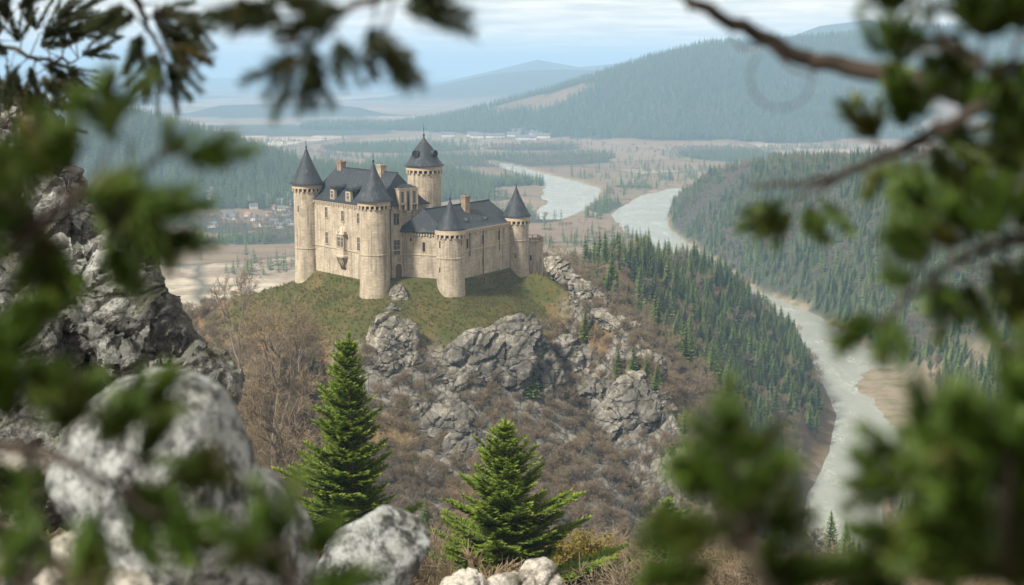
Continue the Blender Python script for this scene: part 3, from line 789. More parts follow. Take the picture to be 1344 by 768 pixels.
# drain pipes
for P0, d, nn, px, z0, z1 in ((vB, N_IN, U, 511.6, 138, 161), (VD, VV, nR, 616, 146, 153), (VD, VV, nR, 633.5, 139, 153), (VD, VV, nR, 655, 146, 153)):
    s = solve(P0, d, px); k = P0 + d * s + nn * 0.16
    m = MB(); m.tube([(k.x, k.y, z0), (k.x, k.y, z1)], 0.11, 6)
    part('drain_pipe', m, LEAD, True)
# wing windows
for px, z, w, h in ((612.8, 149.9, 0.9, 2.6), (633.5, 150.3, 0.85, 2.6), (654.5, 150.6, 0.8, 2.6), (633.3, 143.6, 0.5, 2.6)):
    add_window(castle, on_wall(VD, VV, px, z), nR, w, h, glass=DARK, mull=False)
for px, z, w, h, ar in ((538.5, 151.6, 0.45, 0.9, False), (555.5, 149.6, 0.75, 2.6, True)):
    add_window(castle, on_wall(VD, WW, px, z), nL, w, h, arch=ar, glass=DARK, mull=False)

# gothic wall dormer on the end of the main range
gc = vB + N_IN * 10.9 + U * 1.15; x = Vector((N_IN.x, N_IN.y, 0)); n = Vector((U.x, U.y, 0))
m = MB(); m.box((gc.x - U.x * 1.6, gc.y - U.y * 1.6, 163.8), x * 3.3, n * 1.75, (0, 0, 2.3))
m.box((gc.x - U.x * 1.6, gc.y - U.y * 1.6, 166.2), x * 3.55, n * 1.95, (0, 0, 0.12))
for s in (-3.1, -1.05, 1.05, 3.1): m.box((gc.x + x.x * s + n.x * .2, gc.y + x.y * s + n.y * .2, 163.2), x * 0.2, n * 0.16, (0, 0, 3.2))
gd = part('wall_dormer', m, TRIM)
for s, h in ((-2.05, 3.0), (0, 5.4), (2.05, 3.4)): add_window(gd, (gc.x + x.x * s + n.x * .16, gc.y + x.y * s + n.y * .16, 165.3 - h / 2), n, 0.8, h, mull=False)
m = MB(); zt = 166.32
c4 = [Vector((gc.x - U.x * 1.6, gc.y - U.y * 1.6, zt)) + x * a * 3.4 + n * b * 1.9 for a, b in ((-1, 1), (1, 1), (1, -1), (-1, -1))]
ra = Vector((gc.x - U.x * 1.6, gc.y - U.y * 1.6, zt + 1.1)) - x * 1.2; rb = ra + x * 2.4
m.face([c4[0], c4[1], rb, ra]); m.face([c4[1], c4[2], rb]); m.face([c4[2], c4[3], ra, rb]); m.face([c4[3], c4[0], ra])
part('roof', m, SLATE, parent=gd)

# dormers on the main roof's front slope
for px in (434.0, 454.5):
    s = solve(vA, U, px); q = vA + U * s + N_IN * 0.6; nn = Vector((-N_IN.x, -N_IN.y, 0)); xx = Vector((U.x, U.y, 0))
    big = px > 440; w = 1.25 if big else 1.05
    m = MB(); m.box((q.x + nn.x * -1.0, q.y + nn.y * -1.0, 163.35), xx * w, nn * 1.15, (0, 0, 1.75))
    d = part('dormer', m, PALE)
    add_window(d, (q.x + nn.x * .15, q.y + nn.y * .15, 163.5), nn, 1.05, 1.9, frame=PALE)
    m = MB(); z0 = 165.0; base = Vector((q.x, q.y, 0))
    prof = [(math.cos(a) * (w + .3), z0 + math.sin(a) * 1.0) for a in np.linspace(0, math.pi, 11)]
    for (a0, h0), (a1, h1) in zip(prof[:-1], prof[1:]):
        f = [base + xx * a0 + nn * .35 + Vector((0, 0, h0)), base + xx * a1 + nn * .35 + Vector((0, 0, h1)), base + xx * a1 - nn * 5.0 + Vector((0, 0, h1 + .5)), base + xx * a0 - nn * 5.0 + Vector((0, 0, h0 + .5))]
        m.face(f); m.face([f[0], base + nn * .35 + Vector((0, 0, z0)), f[1]])
    m.box(base + Vector((0, 0, z0 - 2.0)) - nn * 2.9, xx * (w + .1), nn * 2.2, (0, 0, 1.9))
    part('roof', m, SLATE, parent=d)

# chimneys
def chimney(q, z0, z1, w, d, mat, pots):
    xx = Vector((U.x, U.y, 0)); nn = Vector((N_IN.x, N_IN.y, 0)); c = Vector((q[0], q[1], 0))
    m = MB(); m.box(c + Vector((0, 0, (z0 + z1) / 2)), xx * w / 2, nn * d / 2, (0, 0, (z1 - z0) / 2))
    m.box(c + Vector((0, 0, z1 - 0.18)), xx * (w / 2 + .18), nn * (d / 2 + .18), (0, 0, 0.16)); m.box(c + Vector((0, 0, z1 - 0.75)), xx * (w / 2 + .1), nn * (d / 2 + .1), (0, 0, 0.1))
    o = part('chimney', m, mat)
    m = MB()
    for k in range(pots):
        p = c + xx * (k - (pots - 1) / 2) * 0.7; m.lathe((p.x, p.y), [(0.22, z1 - .04), (0.18, z1 + .35), (0.22, z1 + .4), (0.1, z1 + .4)], 8)
    part('chimney_pot', m, BRICK, True, o)
q = rA + U * 2.6; chimney((q.x, q.y), 165, 172.4, 2.3, 1.8, BRICK, 2)
s = solve(rA, U, 503); q = rA + U * s - N_IN * 0.6; chimney((q.x, q.y), 164, 172.6, 2.2, 1.9, STONE, 2)
s = solve(r0, VV, 601.5); q = r0 + VV * s - WW * 2.2; chimney((q.x, q.y), 155.5, 162.9, 2.0, 1.7, BRICK, 1)

# little vents on the wing roof
for px, dn in ((611, 3.2), (625, 2.9), (648, 2.4)):
    s = solve(VD, VV, px); q = VD + VV * s + WW * dn; z = ZWE + (ZWR - ZWE) * (dn / 8.6) * 0.93
    m = MB(); x3 = Vector((VV.x, VV.y, 0)); n3 = Vector((nR.x, nR.y, 0)); b = Vector((q.x, q.y, z))
    m.face([b - x3 * .55 + n3 * .5, b + x3 * .55 + n3 * .5, b + Vector((0, 0, .75)) + n3 * .4]); 
    m.face([b - x3 * .55 + n3 * .5, b + Vector((0, 0, .75)) + n3 * .4, b + Vector((0, 0, .85)) - n3 * 1.4, b - x3 * .55 - n3 * .8]); m.face([b + x3 * .55 + n3 * .5, b + x3 * .55 - n3 * .8, b + Vector((0, 0, .85)) - n3 * 1.4, b + Vector((0, 0, .75)) + n3 * .4])
    part('roof_vent', m, SLATE)

# oriel on the main facade
s = solve(vA, U, 449.5); q = vA + U * s; nn = Vector((-N_IN.x, -N_IN.y, 0)); xx = Vector((U.x, U.y, 0)); base = Vector((q.x, q.y, 0))
def oct_pts(w, d, z): return [base + xx * -w + Vector((0, 0, z)), base + xx * -w * .86 + nn * d * .8 + Vector((0, 0, z)), base + xx * -w * .5 + nn * d + Vector((0, 0, z)), base + xx * w * .5 + nn * d + Vector((0, 0, z)), base + xx * w * .86 + nn * d * .8 + Vector((0, 0, z)), base + xx * w + Vector((0, 0, z))]
m = MB()
lv = [(0.25, 0.15, 142.4), (1.0, 0.7, 143.6), (1.55, 1.1, 144.8), (2.25, 1.75, 145.7), (2.25, 1.75, 146.2), (2.05, 1.6, 146.35), (2.05, 1.6, 147.9), (2.2, 1.7, 148.0), (2.2, 1.7, 148.2), (2.05, 1.6, 148.3), (2.05, 1.6, 152.0), (2.4, 1.9, 152.2), (2.4, 1.9, 152.55)]
for (w0, d0, z0), (w1, d1, z1) in zip(lv[:-1], lv[1:]):
    a, b = oct_pts(w0, d0, z0), oct_pts(w1, d1, z1)
    for k in range(5): m.face([a[k], a[k + 1], b[k + 1], b[k]])
ori = part('oriel', m, PALE)
m = MB(); a = oct_pts(2.45, 1.95, 152.55); top = oct_pts(0.9, 0.25, 154.6)
for k in range(5): m.face([a[k], a[k + 1], top[k + 1], top[k]])
m.face(top)
for k in (1, 4):
    m.face([a[k] + Vector((0, 0, .02)) - xx * .7, a[k] + xx * .7, a[k] + Vector((0, 0, 2.1))])
for p in (a[1], a[4], (a[2] + a[3]) / 2): m.tube([p + Vector((0, 0, -.1)), p + Vector((0, 0, 1.6)), p + Vector((0, 0, 2.5))], [.22, .16, .03], 6)
part('oriel_roof', m, PALE, parent=ori)
for (i, j), w in (((2, 3), 1.2), ((1, 2), 0.75), ((3, 4), 0.75)):
    a = oct_pts(2.05, 1.6, 150.2); c = (a[i] + a[j]) / 2; e = (a[j] - a[i]); nrm = Vector((e.y, -e.x, 0)); nrm = nrm if nrm.dot(nn) > 0 else -nrm
    add_window(ori, c, nrm, w, 2.7, frame=PALE)
m = MB()
for s in (-1.7, -0.6, 0.6, 1.7):
    m.tube([base + xx * s + nn * 1.45 + Vector((0, 0, 145.8)), base + xx * s * .6 + nn * 0.1 + Vector((0, 0, 141.9))], 0.17, 5)
part('bracket', m, WOOD, parent=ori)

# terrace with parapet beyond the right tower
m = MB(); p0 = Vector((2.5, 428.5)); p1 = Vector((9.6, 431.0)); bk = Vector((-1.6, 7.0))
cs = [p0, p1, p1 + bk, p0 + bk]
for a, b in zip(cs, cs[1:] + cs[:1]): m.wall(a, b, 133, 147.2, 0, 0)
m.face([(c.x, c.y, 147.2) for c in cs])
ter = part('terrace_wall', m, STONE_WING)
m = MB()
for a, b in zip(cs, cs[1:] + cs[:1]):
    c = (a + b) / 2; d = (b - a) / 2; nn = Vector((d.y, -d.x)).normalized()
    m.box((c.x, c.y, 147.32), (d.x + .1, d.y + .1, 0), (nn.x * .28, nn.y * .28, 0), (0, 0, 0.115))
    L = d.length * 2
    for k in range(int(L / 1.6) + 1):
        e = a + (b - a) * (k * 1.6 / L); m.box((e.x, e.y, 147.95), (0.12, 0, 0), (0, 0.12, 0), (0, 0, 0.55))
    m.box((c.x, c.y, 148.58), (d.x + .1, d.y + .1, 0), (nn.x * .2, nn.y * .2, 0), (0, 0, 0.09))
part('parapet', m, BRICK, parent=ter)
add_window(castle, (p0.x + (p1 - p0).x * .45 + .02, p0.y + (p1 - p0).y * .45, 142.4), (0.33, -0.94), 0.6, 1.6, glass=DARK, mull=False)
# ------------------------------------------------------------------ plants: prototypes
def leaf_mat(name, lo, hi, tip, trans=0.25, patch=60.0, loc=True):
    t = NT(name); oi = t.n('ShaderNodeObjectInfo')
    a = t.attr('tint')
    rnd = oi.outputs['Random']
    base = t.mix(rnd, lo, hi)
    if loc:
        pn = t.noise(oi.outputs['Location'], 1.0 / patch, 3, 0.6)
        base = t.mix(t.ramp(pn, [(0.42, 0), (0.62, 0.7)]), base, tuple(h * 1.35 for h in hi)); r2 = t.math('FRACT', t.math('MULTIPLY', rnd, 17.31)); f2 = t.math('MULTIPLY', t.ramp(r2, [(0.52, 0), (0.95, 1)]), t.ramp(t.noise(oi.outputs['Location'], 1.0 / 34, 3, .6), [(0.40, 0.1), (0.60, 1)])); base = t.mix(f2, base, (hi[0] * 1.9, hi[1] * 1.25, hi[2] * 1.25))
    col = t.mix(a, base, tip)
    t.color(col); t.rough(0.75); t.b.inputs['Specular IOR Level'].default_value = 0.15
    tr = t.n('ShaderNodeBsdfTranslucent'); t.put(tr.inputs['Color'], col)
    ms = t.n('ShaderNodeMixShader'); ms.inputs[0].default_value = trans
    t.t.links.new(t.b.outputs[0], ms.inputs[1]); t.t.links.new(tr.outputs[0], ms.inputs[2]); t.t.links.new(ms.outputs[0], t.out.inputs['Surface'])
    return t.m
def bark_mat(name, c0, c1):
    t = NT(name); P = t.coord('Object'); n = t.noise(t.mapv(P, (9, 9, 1.5)), 1.0, 5, 0.7)
    t.color(t.mix(n, c0, c1)); t.rough(0.9); t.bump(n, 0.8, 0.03); return t.m
def twig_mat():
    t = NT('bare_twigs'); oi = t.n('ShaderNodeObjectInfo')
    pn = t.noise(oi.outputs['Location'], 1 / 32.0, 3, 0.6)
    f = t.math('ADD', t.math('MULTIPLY', oi.outputs['Random'], 0.62), t.math('MULTIPLY', t.math('SUBTRACT', pn, 0.5), 0.9), True)
    c = t.ramp(f, [(0.0, (0.145, 0.122, 0.096)), (0.22, (0.165, 0.134, 0.096)), (0.42, (0.185, 0.142, 0.092)), (0.60, (0.150, 0.128, 0.080)), (0.74, (0.170, 0.152, 0.064)), (0.88, (0.215, 0.152, 0.072)), (1.0, (0.115, 0.120, 0.045))])
    c = t.mix(t.attr('tint'), c, t.mix(0.5, c, (0.24, 0.19, 0.13)))
    t.color(c); t.rough(0.9); t.b.inputs['Specular IOR Level'].default_value = 0.1
    tr = t.n('ShaderNodeBsdfTranslucent'); t.put(tr.inputs['Color'], c)
    ms = t.n('ShaderNodeMixShader'); ms.inputs[0].default_value = 0.3
    t.t.links.new(t.b.outputs[0], ms.inputs[1]); t.t.links.new(tr.outputs[0], ms.inputs[2]); t.t.links.new(ms.outputs[0], t.out.inputs['Surface'])
    return t.m
SPRUCE = leaf_mat('spruce_needles', (0.038, 0.078, 0.022), (0.070, 0.112, 0.030), (0.135, 0.175, 0.045))
FIR = leaf_mat('young_fir_needles', (0.048, 0.094, 0.014), (0.055, 0.104, 0.015), (0.190, 0.255, 0.036), 0.35, loc=False)
OLIVE = leaf_mat('budding_leaves', (0.100, 0.095, 0.022), (0.130, 0.115, 0.028), (0.19, 0.15, 0.035), 0.35, loc=False)
BARK = bark_mat('bark', (0.035, 0.026, 0.020), (0.10, 0.078, 0.058))
GREYBARK = bark_mat('grey_bark', (0.050, 0.042, 0.034), (0.15, 0.125, 0.10))
TWIG = twig_mat()

class QB:
    """numpy-friendly quad soup with a per-face tint"""
    def __init__(s): s.q = []; s.t = []
    def quad(s, a, b, c, d, tint=0.0): s.q.append((a, b, c, d)); s.t.append(tint)
    def mesh(s, name, mat, smooth=False):
        Q = np.array([[tuple(p) for p in q] for q in s.q], dtype=np.float32)
        n = len(Q); V = Q.reshape(-1, 3); F = np.arange(n * 4).reshape(n, 4)
        return np_mesh(name, V, F, mat, smooth, {'tint': ('FACE', 'FLOAT', np.array(s.t))})
def rv(rng, s=1.0): return Vector((rng.uniform(-s, s), rng.uniform(-s, s), rng.uniform(-s, s)))

def spruce_meshes(name, seed, H=10.0, Rb=1.9, levels=20, per=8, seg=4, droop=0.30, gap=0.06, power=0.85):
    """trunk mesh and crown mesh of a spruce of height H; crown of drooping feathered branches"""
    rng = random.Random(seed); tr = MB()
    tr.tube([(0, 0, -0.8), (0, 0, H * .3), (0, 0, H * .7), (0, 0, H * 0.99)], [H * .018, H * .014, H * .007, H * .001], 6)
    q = QB()
    for l in range(levels):
        f = (l + rng.uniform(-.3, .3)) / levels; z = H * (gap + (0.985 - gap) * f)
        R0 = Rb * (1 - f) ** power * (1 if f > .12 else 0.75 + f * 2) + 0.06
        for k in range(per):
            a = 2 * math.pi * (k + rng.random()) / per; L = R0 * rng.uniform(0.68, 1.15); d = Vector((math.cos(a), math.sin(a), 0)); s = Vector((-d.y, d.x, 0))
            up = 0.35 * f - droop * (1 - f)
            pts = [Vector((0, 0, z)) + d * L * t + Vector((0, 0, L * (up * t + 0.16 * t * t))) for t in np.linspace(0.05, 1, seg + 1)]
            for i in range(seg):
                w = L * 0.30 * (1 - 0.65 * i / seg) + 0.05; p0, p1 = pts[i], pts[i + 1]; e = (p1 - p0)
                for sg in (-1, 1):
                    tipp = p0 + e * 1.05 + s * sg * w * rng.uniform(.7, 1.2) + Vector((0, 0, -w * rng.uniform(.15, .7)))
                    q.quad(p0, p1 + e * .35, tipp + e * .15, p0 + s * sg * w * .55 - Vector((0, 0, w * .4)), rng.random() * 0.5 + (0.5 if i == seg - 1 else 0.0) * rng.random())
    for k in range(6):
        a = k * 1.05; s = Vector((math.cos(a), math.sin(a), 0)) * H * .012
        q.quad(Vector((0, 0, H * .93)) - s, Vector((0, 0, H * .93)) + s, Vector((0, 0, H * 1.01)), Vector((0, 0, H * 1.008)), .3)
    return tr.mesh(name + '_trunk', BARK, True), q.mesh(name + '_crown', SPRUCE)

def ribbon_seg(q, a, b, w, tint, rng):
    d = (b - a); n = d.cross(rv(rng) + Vector((0, 0, .01)))
    if n.length < 1e-6: return
    n = n.normalized() * w * .5
    q.quad(a - n, a + n, b + n * .5, b - n * .5, tint)
def bare_meshes(name, seed, H=9.0, stems=1, spread=0.55, twigs=3, tw=0.055, depth=5, bark=GREYBARK):
    rng = random.Random(seed); tr = MB(); q = QB()
    def grow(p, d, L, r, dep):
        n = 2 if dep > 2 else 1
        pts = [p]; 
        for i in range(2):
            d = (d + rv(rng, .22) + Vector((0, 0, .07))).normalized(); pts.append(pts[-1] + d * L / 2)
        e = pts[-1]
        if dep >= 3: tr.tube(pts, [r, r * .85, r * .7], 5 if dep > 3 else 4, cap=False)
        else:
            for i in range(2): ribbon_seg(q, pts[i], pts[i + 1], max(r * 2.0, tw), 0.0, rng)
        if dep == 0:
            for k in range(twigs):
                b = pts[1].lerp(e, rng.random()); ribbon_seg(q, b, b + (d + rv(rng, .9)).normalized() * L * rng.uniform(.5, 1.1), tw, rng.random(), rng)
            return
        kids = rng.choice((2, 3, 3)) if dep > 1 else 3
        for k in range(kids):
            dd = (d + rv(rng, spread * 1.25) + Vector((0, 0, .06 if dep > 2 else -.02))).normalized()
            grow(e if k < 2 else pts[1], dd, L * rng.uniform(.62, .84), r * .62, dep - 1)
        if dep <= 2:
            for k in range(2):
                b = pts[0].lerp(e, rng.random()); ribbon_seg(q, b, b + (d * .6 + rv(rng, .9)).normalized() * L * .8, tw, rng.random() * .6, rng)
    for s in range(stems):
        d = Vector((rng.uniform(-1, 1) * .55, rng.uniform(-1, 1) * .55, 1)).normalized() if stems > 1 else Vector((rng.uniform(-.06, .06), rng.uniform(-.06, .06), 1))
        L0 = H * (0.30 if stems == 1 else 0.27)
        grow(Vector((rng.uniform(-.3, .3) * (stems > 1), rng.uniform(-.3, .3) * (stems > 1), -0.5)), d, L0, H * (.017 if stems == 1 else .009), depth)
    return tr.mesh(name + '_trunk', bark, True), q.mesh(name + '_twigs', TWIG)
def merged(name, a, b):
    """one mesh with trunk and crown, for trees too far off to show their parts"""
    bm = bmesh.new(); bm.from_mesh(a); na = len(bm.faces); bm.from_mesh(b)
    me = bpy.data.meshes.new(name); bm.to_mesh(me); bm.free()
    me.materials.clear(); me.materials.append(a.materials[0]); me.materials.append(b.materials[0])
    n = len(me.polygons); me.polygons.foreach_set('material_index', np.r_[np.zeros(na, np.int32), np.ones(n - na, np.int32)])
    for at_ in [q for q in me.attributes if q.name.startswith('tint')]: me.attributes.remove(at_)
    tb = np.empty(n - na, np.float32); b.attributes['tint'].data.foreach_get('value', tb)
    me.attributes.new('tint', 'FLOAT', 'FACE').data.foreach_set('value', np.r_[np.zeros(na, np.float32), tb]); me.update()
    return me
SPR = [spruce_meshes('spruce', 100 + i, 10, 1.9 + .25 * (i % 3), 22, 9, 4, 0.34 + .05 * (i % 2)) for i in range(4)]
SPR_FAR = [spruce_meshes('spruce_far', 200 + i, 10, 2.0 + .2 * i, 11, 6, 2) for i in range(3)]
BTREE = [bare_meshes('bare_tree', 300 + i, 10, 1, .58, 5, .05, 5) for i in range(4)]
BTREE_FINE = [bare_meshes('bare_tree_fine', 340 + i, 10, 1, .60, 5, .026, 6) for i in range(4)]
SHRUB = [bare_meshes('shrub', 400 + i, 6.5, 7, .75, 8, .05, 3, GREYBARK) for i in range(4)]

# ------------------------------------------------------------------ plants: scattering
def proto_collection(name, meshes):
    c = bpy.data.collections.new(name)
    for i, me in enumerate(meshes):
        o = bpy.data.objects.new('%s_%02d' % (name, i), me); c.objects.link(o)
    return c
def stuff(name, pts, scale, protos, label, cat, rng, tilt=0.05, squash=0.24):
    """one object: many small plants instanced on points by geometry nodes (uncountable cover)"""
    n = len(pts); me = bpy.data.meshes.new(name); me.vertices.add(n); me.vertices.foreach_set('co', np.asarray(pts, np.float32).ravel())
    sc = np.stack([scale * rng.uniform(1 - squash, 1 + squash, n)] * 2 + [scale], 1)
    rot = np.stack([rng.normal(0, tilt, n), rng.normal(0, tilt, n), rng.uniform(0, 6.28, n)], 1)
    for an, typ, arr in (('isc', 'FLOAT_VECTOR', sc), ('irot', 'FLOAT_VECTOR', rot)):
        a = me.attributes.new(an, typ, 'POINT'); a.data.foreach_set('vector', arr.astype(np.float32).ravel())
    a = me.attributes.new('idx', 'INT', 'POINT'); a.data.foreach_set('value', rng.integers(0, len(protos), n).astype(np.int32))
    o = link(name, me)
    g = bpy.data.node_groups.new(name, 'GeometryNodeTree')
    g.interface.new_socket('Geometry', in_out='INPUT', socket_type='NodeSocketGeometry'); g.interface.new_socket('Geometry', in_out='OUTPUT', socket_type='NodeSocketGeometry')
    N = g.nodes.new; gi, go = N('NodeGroupInput'), N('NodeGroupOutput'); iop = N('GeometryNodeInstanceOnPoints'); ci = N('GeometryNodeCollectionInfo'); m2p = N('GeometryNodeMeshToPoints')
    ci.inputs['Collection'].default_value = proto_collection(name + '_kinds', protos); ci.inputs['Separate Children'].default_value = True; ci.inputs['Reset Children'].default_value = True
    def attr(nm, typ):
        x = N('GeometryNodeInputNamedAttribute'); x.data_type = typ; x.inputs['Name'].default_value = nm; return x.outputs['Attribute']
    L = g.links.new
    L(gi.outputs[0], m2p.inputs['Mesh']); L(m2p.outputs[0], iop.inputs['Points']); L(ci.outputs[0], iop.inputs['Instance']); iop.inputs['Pick Instance'].default_value = True
    L(attr('idx', 'INT'), iop.inputs['Instance Index']); L(attr('isc', 'FLOAT_VECTOR'), iop.inputs['Scale'])
    L(attr('irot', 'FLOAT_VECTOR'), iop.inputs['Rotation'])
    L(iop.outputs[0], go.inputs[0])
    md = o.modifiers.new('scatter', 'NODES'); md.node_group = g
    return tag(o, label, cat, kind='stuff')
def grid_pts(x0, x1, y0, y1, step, rng):
    xs, ys = np.meshgrid(np.arange(x0, x1, step), np.arange(y0, y1, step))
    x = xs.ravel() + rng.uniform(-.48, .48, xs.size) * step; y = ys.ravel() + rng.uniform(-.48, .48, xs.size) * step
    return x, y
def in_view(x, y, margin=0.04): return (np.abs(x) < (672 / FPX + margin) * y + 25) & (y > 5)
def visible(x, y, ztop, n=60):
    """is the top of a plant in sight of the viewer, past the ground in front of it"""
    ok = np.ones(x.shape, bool)
    for t in np.linspace(0.08, 0.97, n):
        ok &= height(x * t, y * t, False) < CAM_Z + (ztop - CAM_Z) * t + 1.0
    return ok
def river_clear(x, y, m=4.0):
    d, (w,) = seg_dist(x, y, RIVER); ok = d - w * 0.56 > m
    for b in BRAIDS:
        d, (w,) = seg_dist(x, y, b); ok &= d - w * 0.56 > m
    return ok
def bar_clear(x, y):
    gx, gy, _ = ground_px(1225, 540); return np.hypot((x - gx) / 32, (y - gy) / 115) > 1.0

class Things:
    """individual copies of a prototype made of parts"""
    def __init__(s, name, protos, cat, group, label, partnames=('trunk', 'crown')): s.__dict__.update(name=name, protos=protos, cat=cat, group=group, label=label, pn=partnames)
    def put(s, x, y, z, sc, rng, label=None, group=True, v=None, rz=None, wide=1.0):
        e = empty(s.name, (x, y, z), rng.uniform(0, 6.28) if rz is None else rz); e.scale = (sc * wide, sc * wide, sc)
        tag(e, label or s.label, s.cat, s.group if group else None)
        pr = s.protos[rng.integers(0, len(s.protos)) if v is None else v]
        for nm, me in zip(s.pn, pr): link(nm, me, e)
        return e
T_SPRUCE = Things('spruce_tree', SPR, 'tree', 'spruces on the wooded spur', 'tall dark green spruce among the woods on the slope above the river')
T_BARE = Things('bare_tree', BTREE_FINE, 'tree', 'bare trees on the castle hill', 'leafless brown tree on the slopes around the castle hill', ('trunk', 'twigs'))
T_SHRUB = Things('bare_shrub', SHRUB, 'shrub', 'bare shrubs on the castle hill', 'leafless brown shrub growing on the castle hill slope', ('stems', 'twigs'))

rng = np.random.default_rng(5)
# --- near slopes: shrubs and bare trees
x, y = grid_pts(-190, 300, 40, 640, 3.0, rng)
m = in_view(x, y) & river_clear(x, y, 3); x, y = x[m], y[m]
sd = poly_sd(x, y, CASTLE_POLY); z = height(x, y); nse = fbm(P2(x, y, 22.0), 3, 131); nb = fbm(P2(x, y, 60.0), 3, 132)
r = np.hypot(x, y)
dens = np.clip((sd - 21) / 12, 0, 1) * (0.95 + 0.5 * nse)
dens = np.where(r < 130, 0.55 * np.clip((r - 55) / 60, 0.1, 1), dens)
dens = np.where((sd > 5) & (sd < 22), np.maximum(dens * .5, (nse > 0.3) * .07), dens)
dens = np.where((y > 436) & (sd > 9), 0.9, dens); dens = np.where((sd < 15) & (x > -22) & (y < 445), 0.0, dens)
pick = rng.random(len(x)) < dens
x, y, z, sd, r, nb = x[pick], y[pick], z[pick], sd[pick], r[pick], nb[pick]
sc = rng.uniform(0.55, 1.05, len(x)) * np.clip((sd - 8) / 26, 0.22, 1.0)
vis = visible(x, y, z + 4 * sc)
near_cam = r < 130
order = np.argsort(-(sc / r) * vis * (r > 130))
ind = np.zeros(len(x), bool); ind[order[:300]] = True
for i in np.nonzero(ind)[0]: T_SHRUB.put(x[i], y[i], z[i], sc[i], rng)
SHRUB1 = [merged('shrub_whole', *p) for p in SHRUB]
k = ~ind
stuff('shrubbery', np.stack([x[k], y[k], z[k]], 1), sc[k], SHRUB1, 'brown leafless undergrowth covering the hillsides', 'shrubbery', rng)

x, y = grid_pts(-190, 260, 150, 640, 6.5, rng)
m = in_view(x, y) & river_clear(x, y, 5); x, y = x[m], y[m]
sd = poly_sd(x, y, CASTLE_POLY); z = height(x, y); nb = fbm(P2(x, y, 45.0), 3, 141)
low = np.clip((sd - 34) / 12, 0, 1) * (nb > -0.35)
low = np.where((y > 440) & (sd > 18) & (x > 0), 0.9, low)
pick = rng.random(len(x)) < 0.82 * low
x, y, z, sd = x[pick], y[pick], z[pick], sd[pick]
sc = rng.uniform(0.62, 1.12, len(x)); r = np.hypot(x, y)
vis = visible(x, y, z + 9 * sc)
# nothing may stand in front of the castle or the cliffs
u = x / y * FPX + CXP; vtop = HORIZON + (CAM_Z - z - 14 * sc) / y * FPX
hide = (u > 380) & (u < 720) & (vtop < 425) & (y < 440) | (u > 470) & (u < 880) & (vtop < 545) & (y < 420) & (sd < 70)
x, y, z, sc, r, vis = [a[~hide] for a in (x, y, z, sc, r, vis)]
order = np.argsort(-(sc / r) * vis); ind = np.zeros(len(x), bool); ind[order[:300]] = True
for i in np.nonzero(ind)[0]: T_BARE.put(x[i], y[i], z[i], sc[i], rng)
BT1 = [merged('bare_tree_whole', *p) for p in BTREE]
far_bare = [np.stack([x[~ind], y[~ind], z[~ind]], 1)]; far_bare_s = [sc[~ind]]

# --- spur beyond the castle: spruces with bare trees between
x, y = grid_pts(-40, 330, 370, 1150, 5.6, rng)
m = in_view(x, y) & river_clear(x, y, 7); x, y = x[m], y[m]
z = height(x, y); d, (zz, W) = seg_dist(x, y, NEAR['spur']); onspur = (d < W * 1.05) & (z > 2.5)
nb = fbm(P2(x, y, 70.0), 4, 151); dr, (w,) = seg_dist(x, y, RIVER)
d2, _ = seg_dist(x, y, NEAR['spine'])
conif = onspur & (1.35 * nb + 0.10 * rng.normal(size=len(x)) + 0.22 * np.clip((y - 400) / 150, -1, 1) + 0.28 * np.clip(1 - d / 80, 0, 1) * (y > 500) + 0.20 * (x > 72) * (y < 770) - 0.42 * np.clip(1 - (dr - w / 2) / 40, 0, 1) > -0.02) & (d2 > 44) & (x > 12) & ((y > 490) & (x > 26) | (x > 60))
x1, y1, z1 = x[conif], y[conif], z[conif]
s1 = rng.uniform(0.85, 1.85, len(x1)); keep_ = rng.random(len(x1)) < 0.86
x1, y1, z1, s1 = x1[keep_], y1[keep_], z1[keep_], s1[keep_]
vis = visible(x1, y1, z1 + 9 * s1); r1_ = np.hypot(x1, y1)
order = np.argsort(-(s1 / r1_) * vis); ind = np.zeros(len(x1), bool); ind[order[:285]] = True
for i in np.nonzero(ind)[0]: T_SPRUCE.put(x1[i], y1[i], z1[i], s1[i], rng, wide=0.92)
SP1 = [merged('spruce_whole', *p) for p in SPR]; SPF = [merged('spruce_small', *p) for p in SPR_FAR]
k = ~ind
stuff('spruce_forest', np.stack([x1[k], y1[k], z1[k]], 1), s1[k], SP1 + SP1[:3] + BT1[:1], 'dense dark spruce forest on the spur above the river', 'forest', rng)
k = onspur & ~conif & (rng.random(len(x)) < 0.6) & ((y > 485) | (x > 60)) & (poly_sd(x, y, CASTLE_POLY) > 62)
far_bare.append(np.stack([x[k], y[k], z[k]], 1)); far_bare_s.append(rng.uniform(.8, 1.3, k.sum()))

# --- right bank hill
x, y = grid_pts(60, 800, 560, 2250, 5.6, rng)
m = in_view(x, y, .06) & river_clear(x, y, 4) & bar_clear(x, y); x, y = x[m], y[m]
z = height(x, y); t, _ = hill_t(x, y, 'right'); ok = (t < 1.06) & (z > 1.2)
x, y, z, t = x[ok], y[ok], z[ok], t[ok]
nb = fbm(P2(x, y, 95.0), 4, 161); conif = nb + 0.10 - 0.75 * np.clip((t - 0.90) / .15, 0, 1) - 0.5 * np.clip((860 - y) / 160, 0, 1) - 0.6 * np.clip((z - 112) / 14, 0, 1) * (x > 290) + rng.normal(0, .09, len(x)) > 0
pick = rng.random(len(x)) < 0.9
k = conif & pick; s = rng.uniform(0.75, 1.7, k.sum()) + rng.uniform(0, .45, k.sum()) ** 2
stuff('spruce_forest', np.stack([x[k], y[k], z[k]], 1), s, SP1 + SPF[:2] + BT1[:1], 'spruce forest covering the long hill on the far river bank', 'forest', rng)
k = ~conif & pick & (rng.random(len(x)) < 0.75)
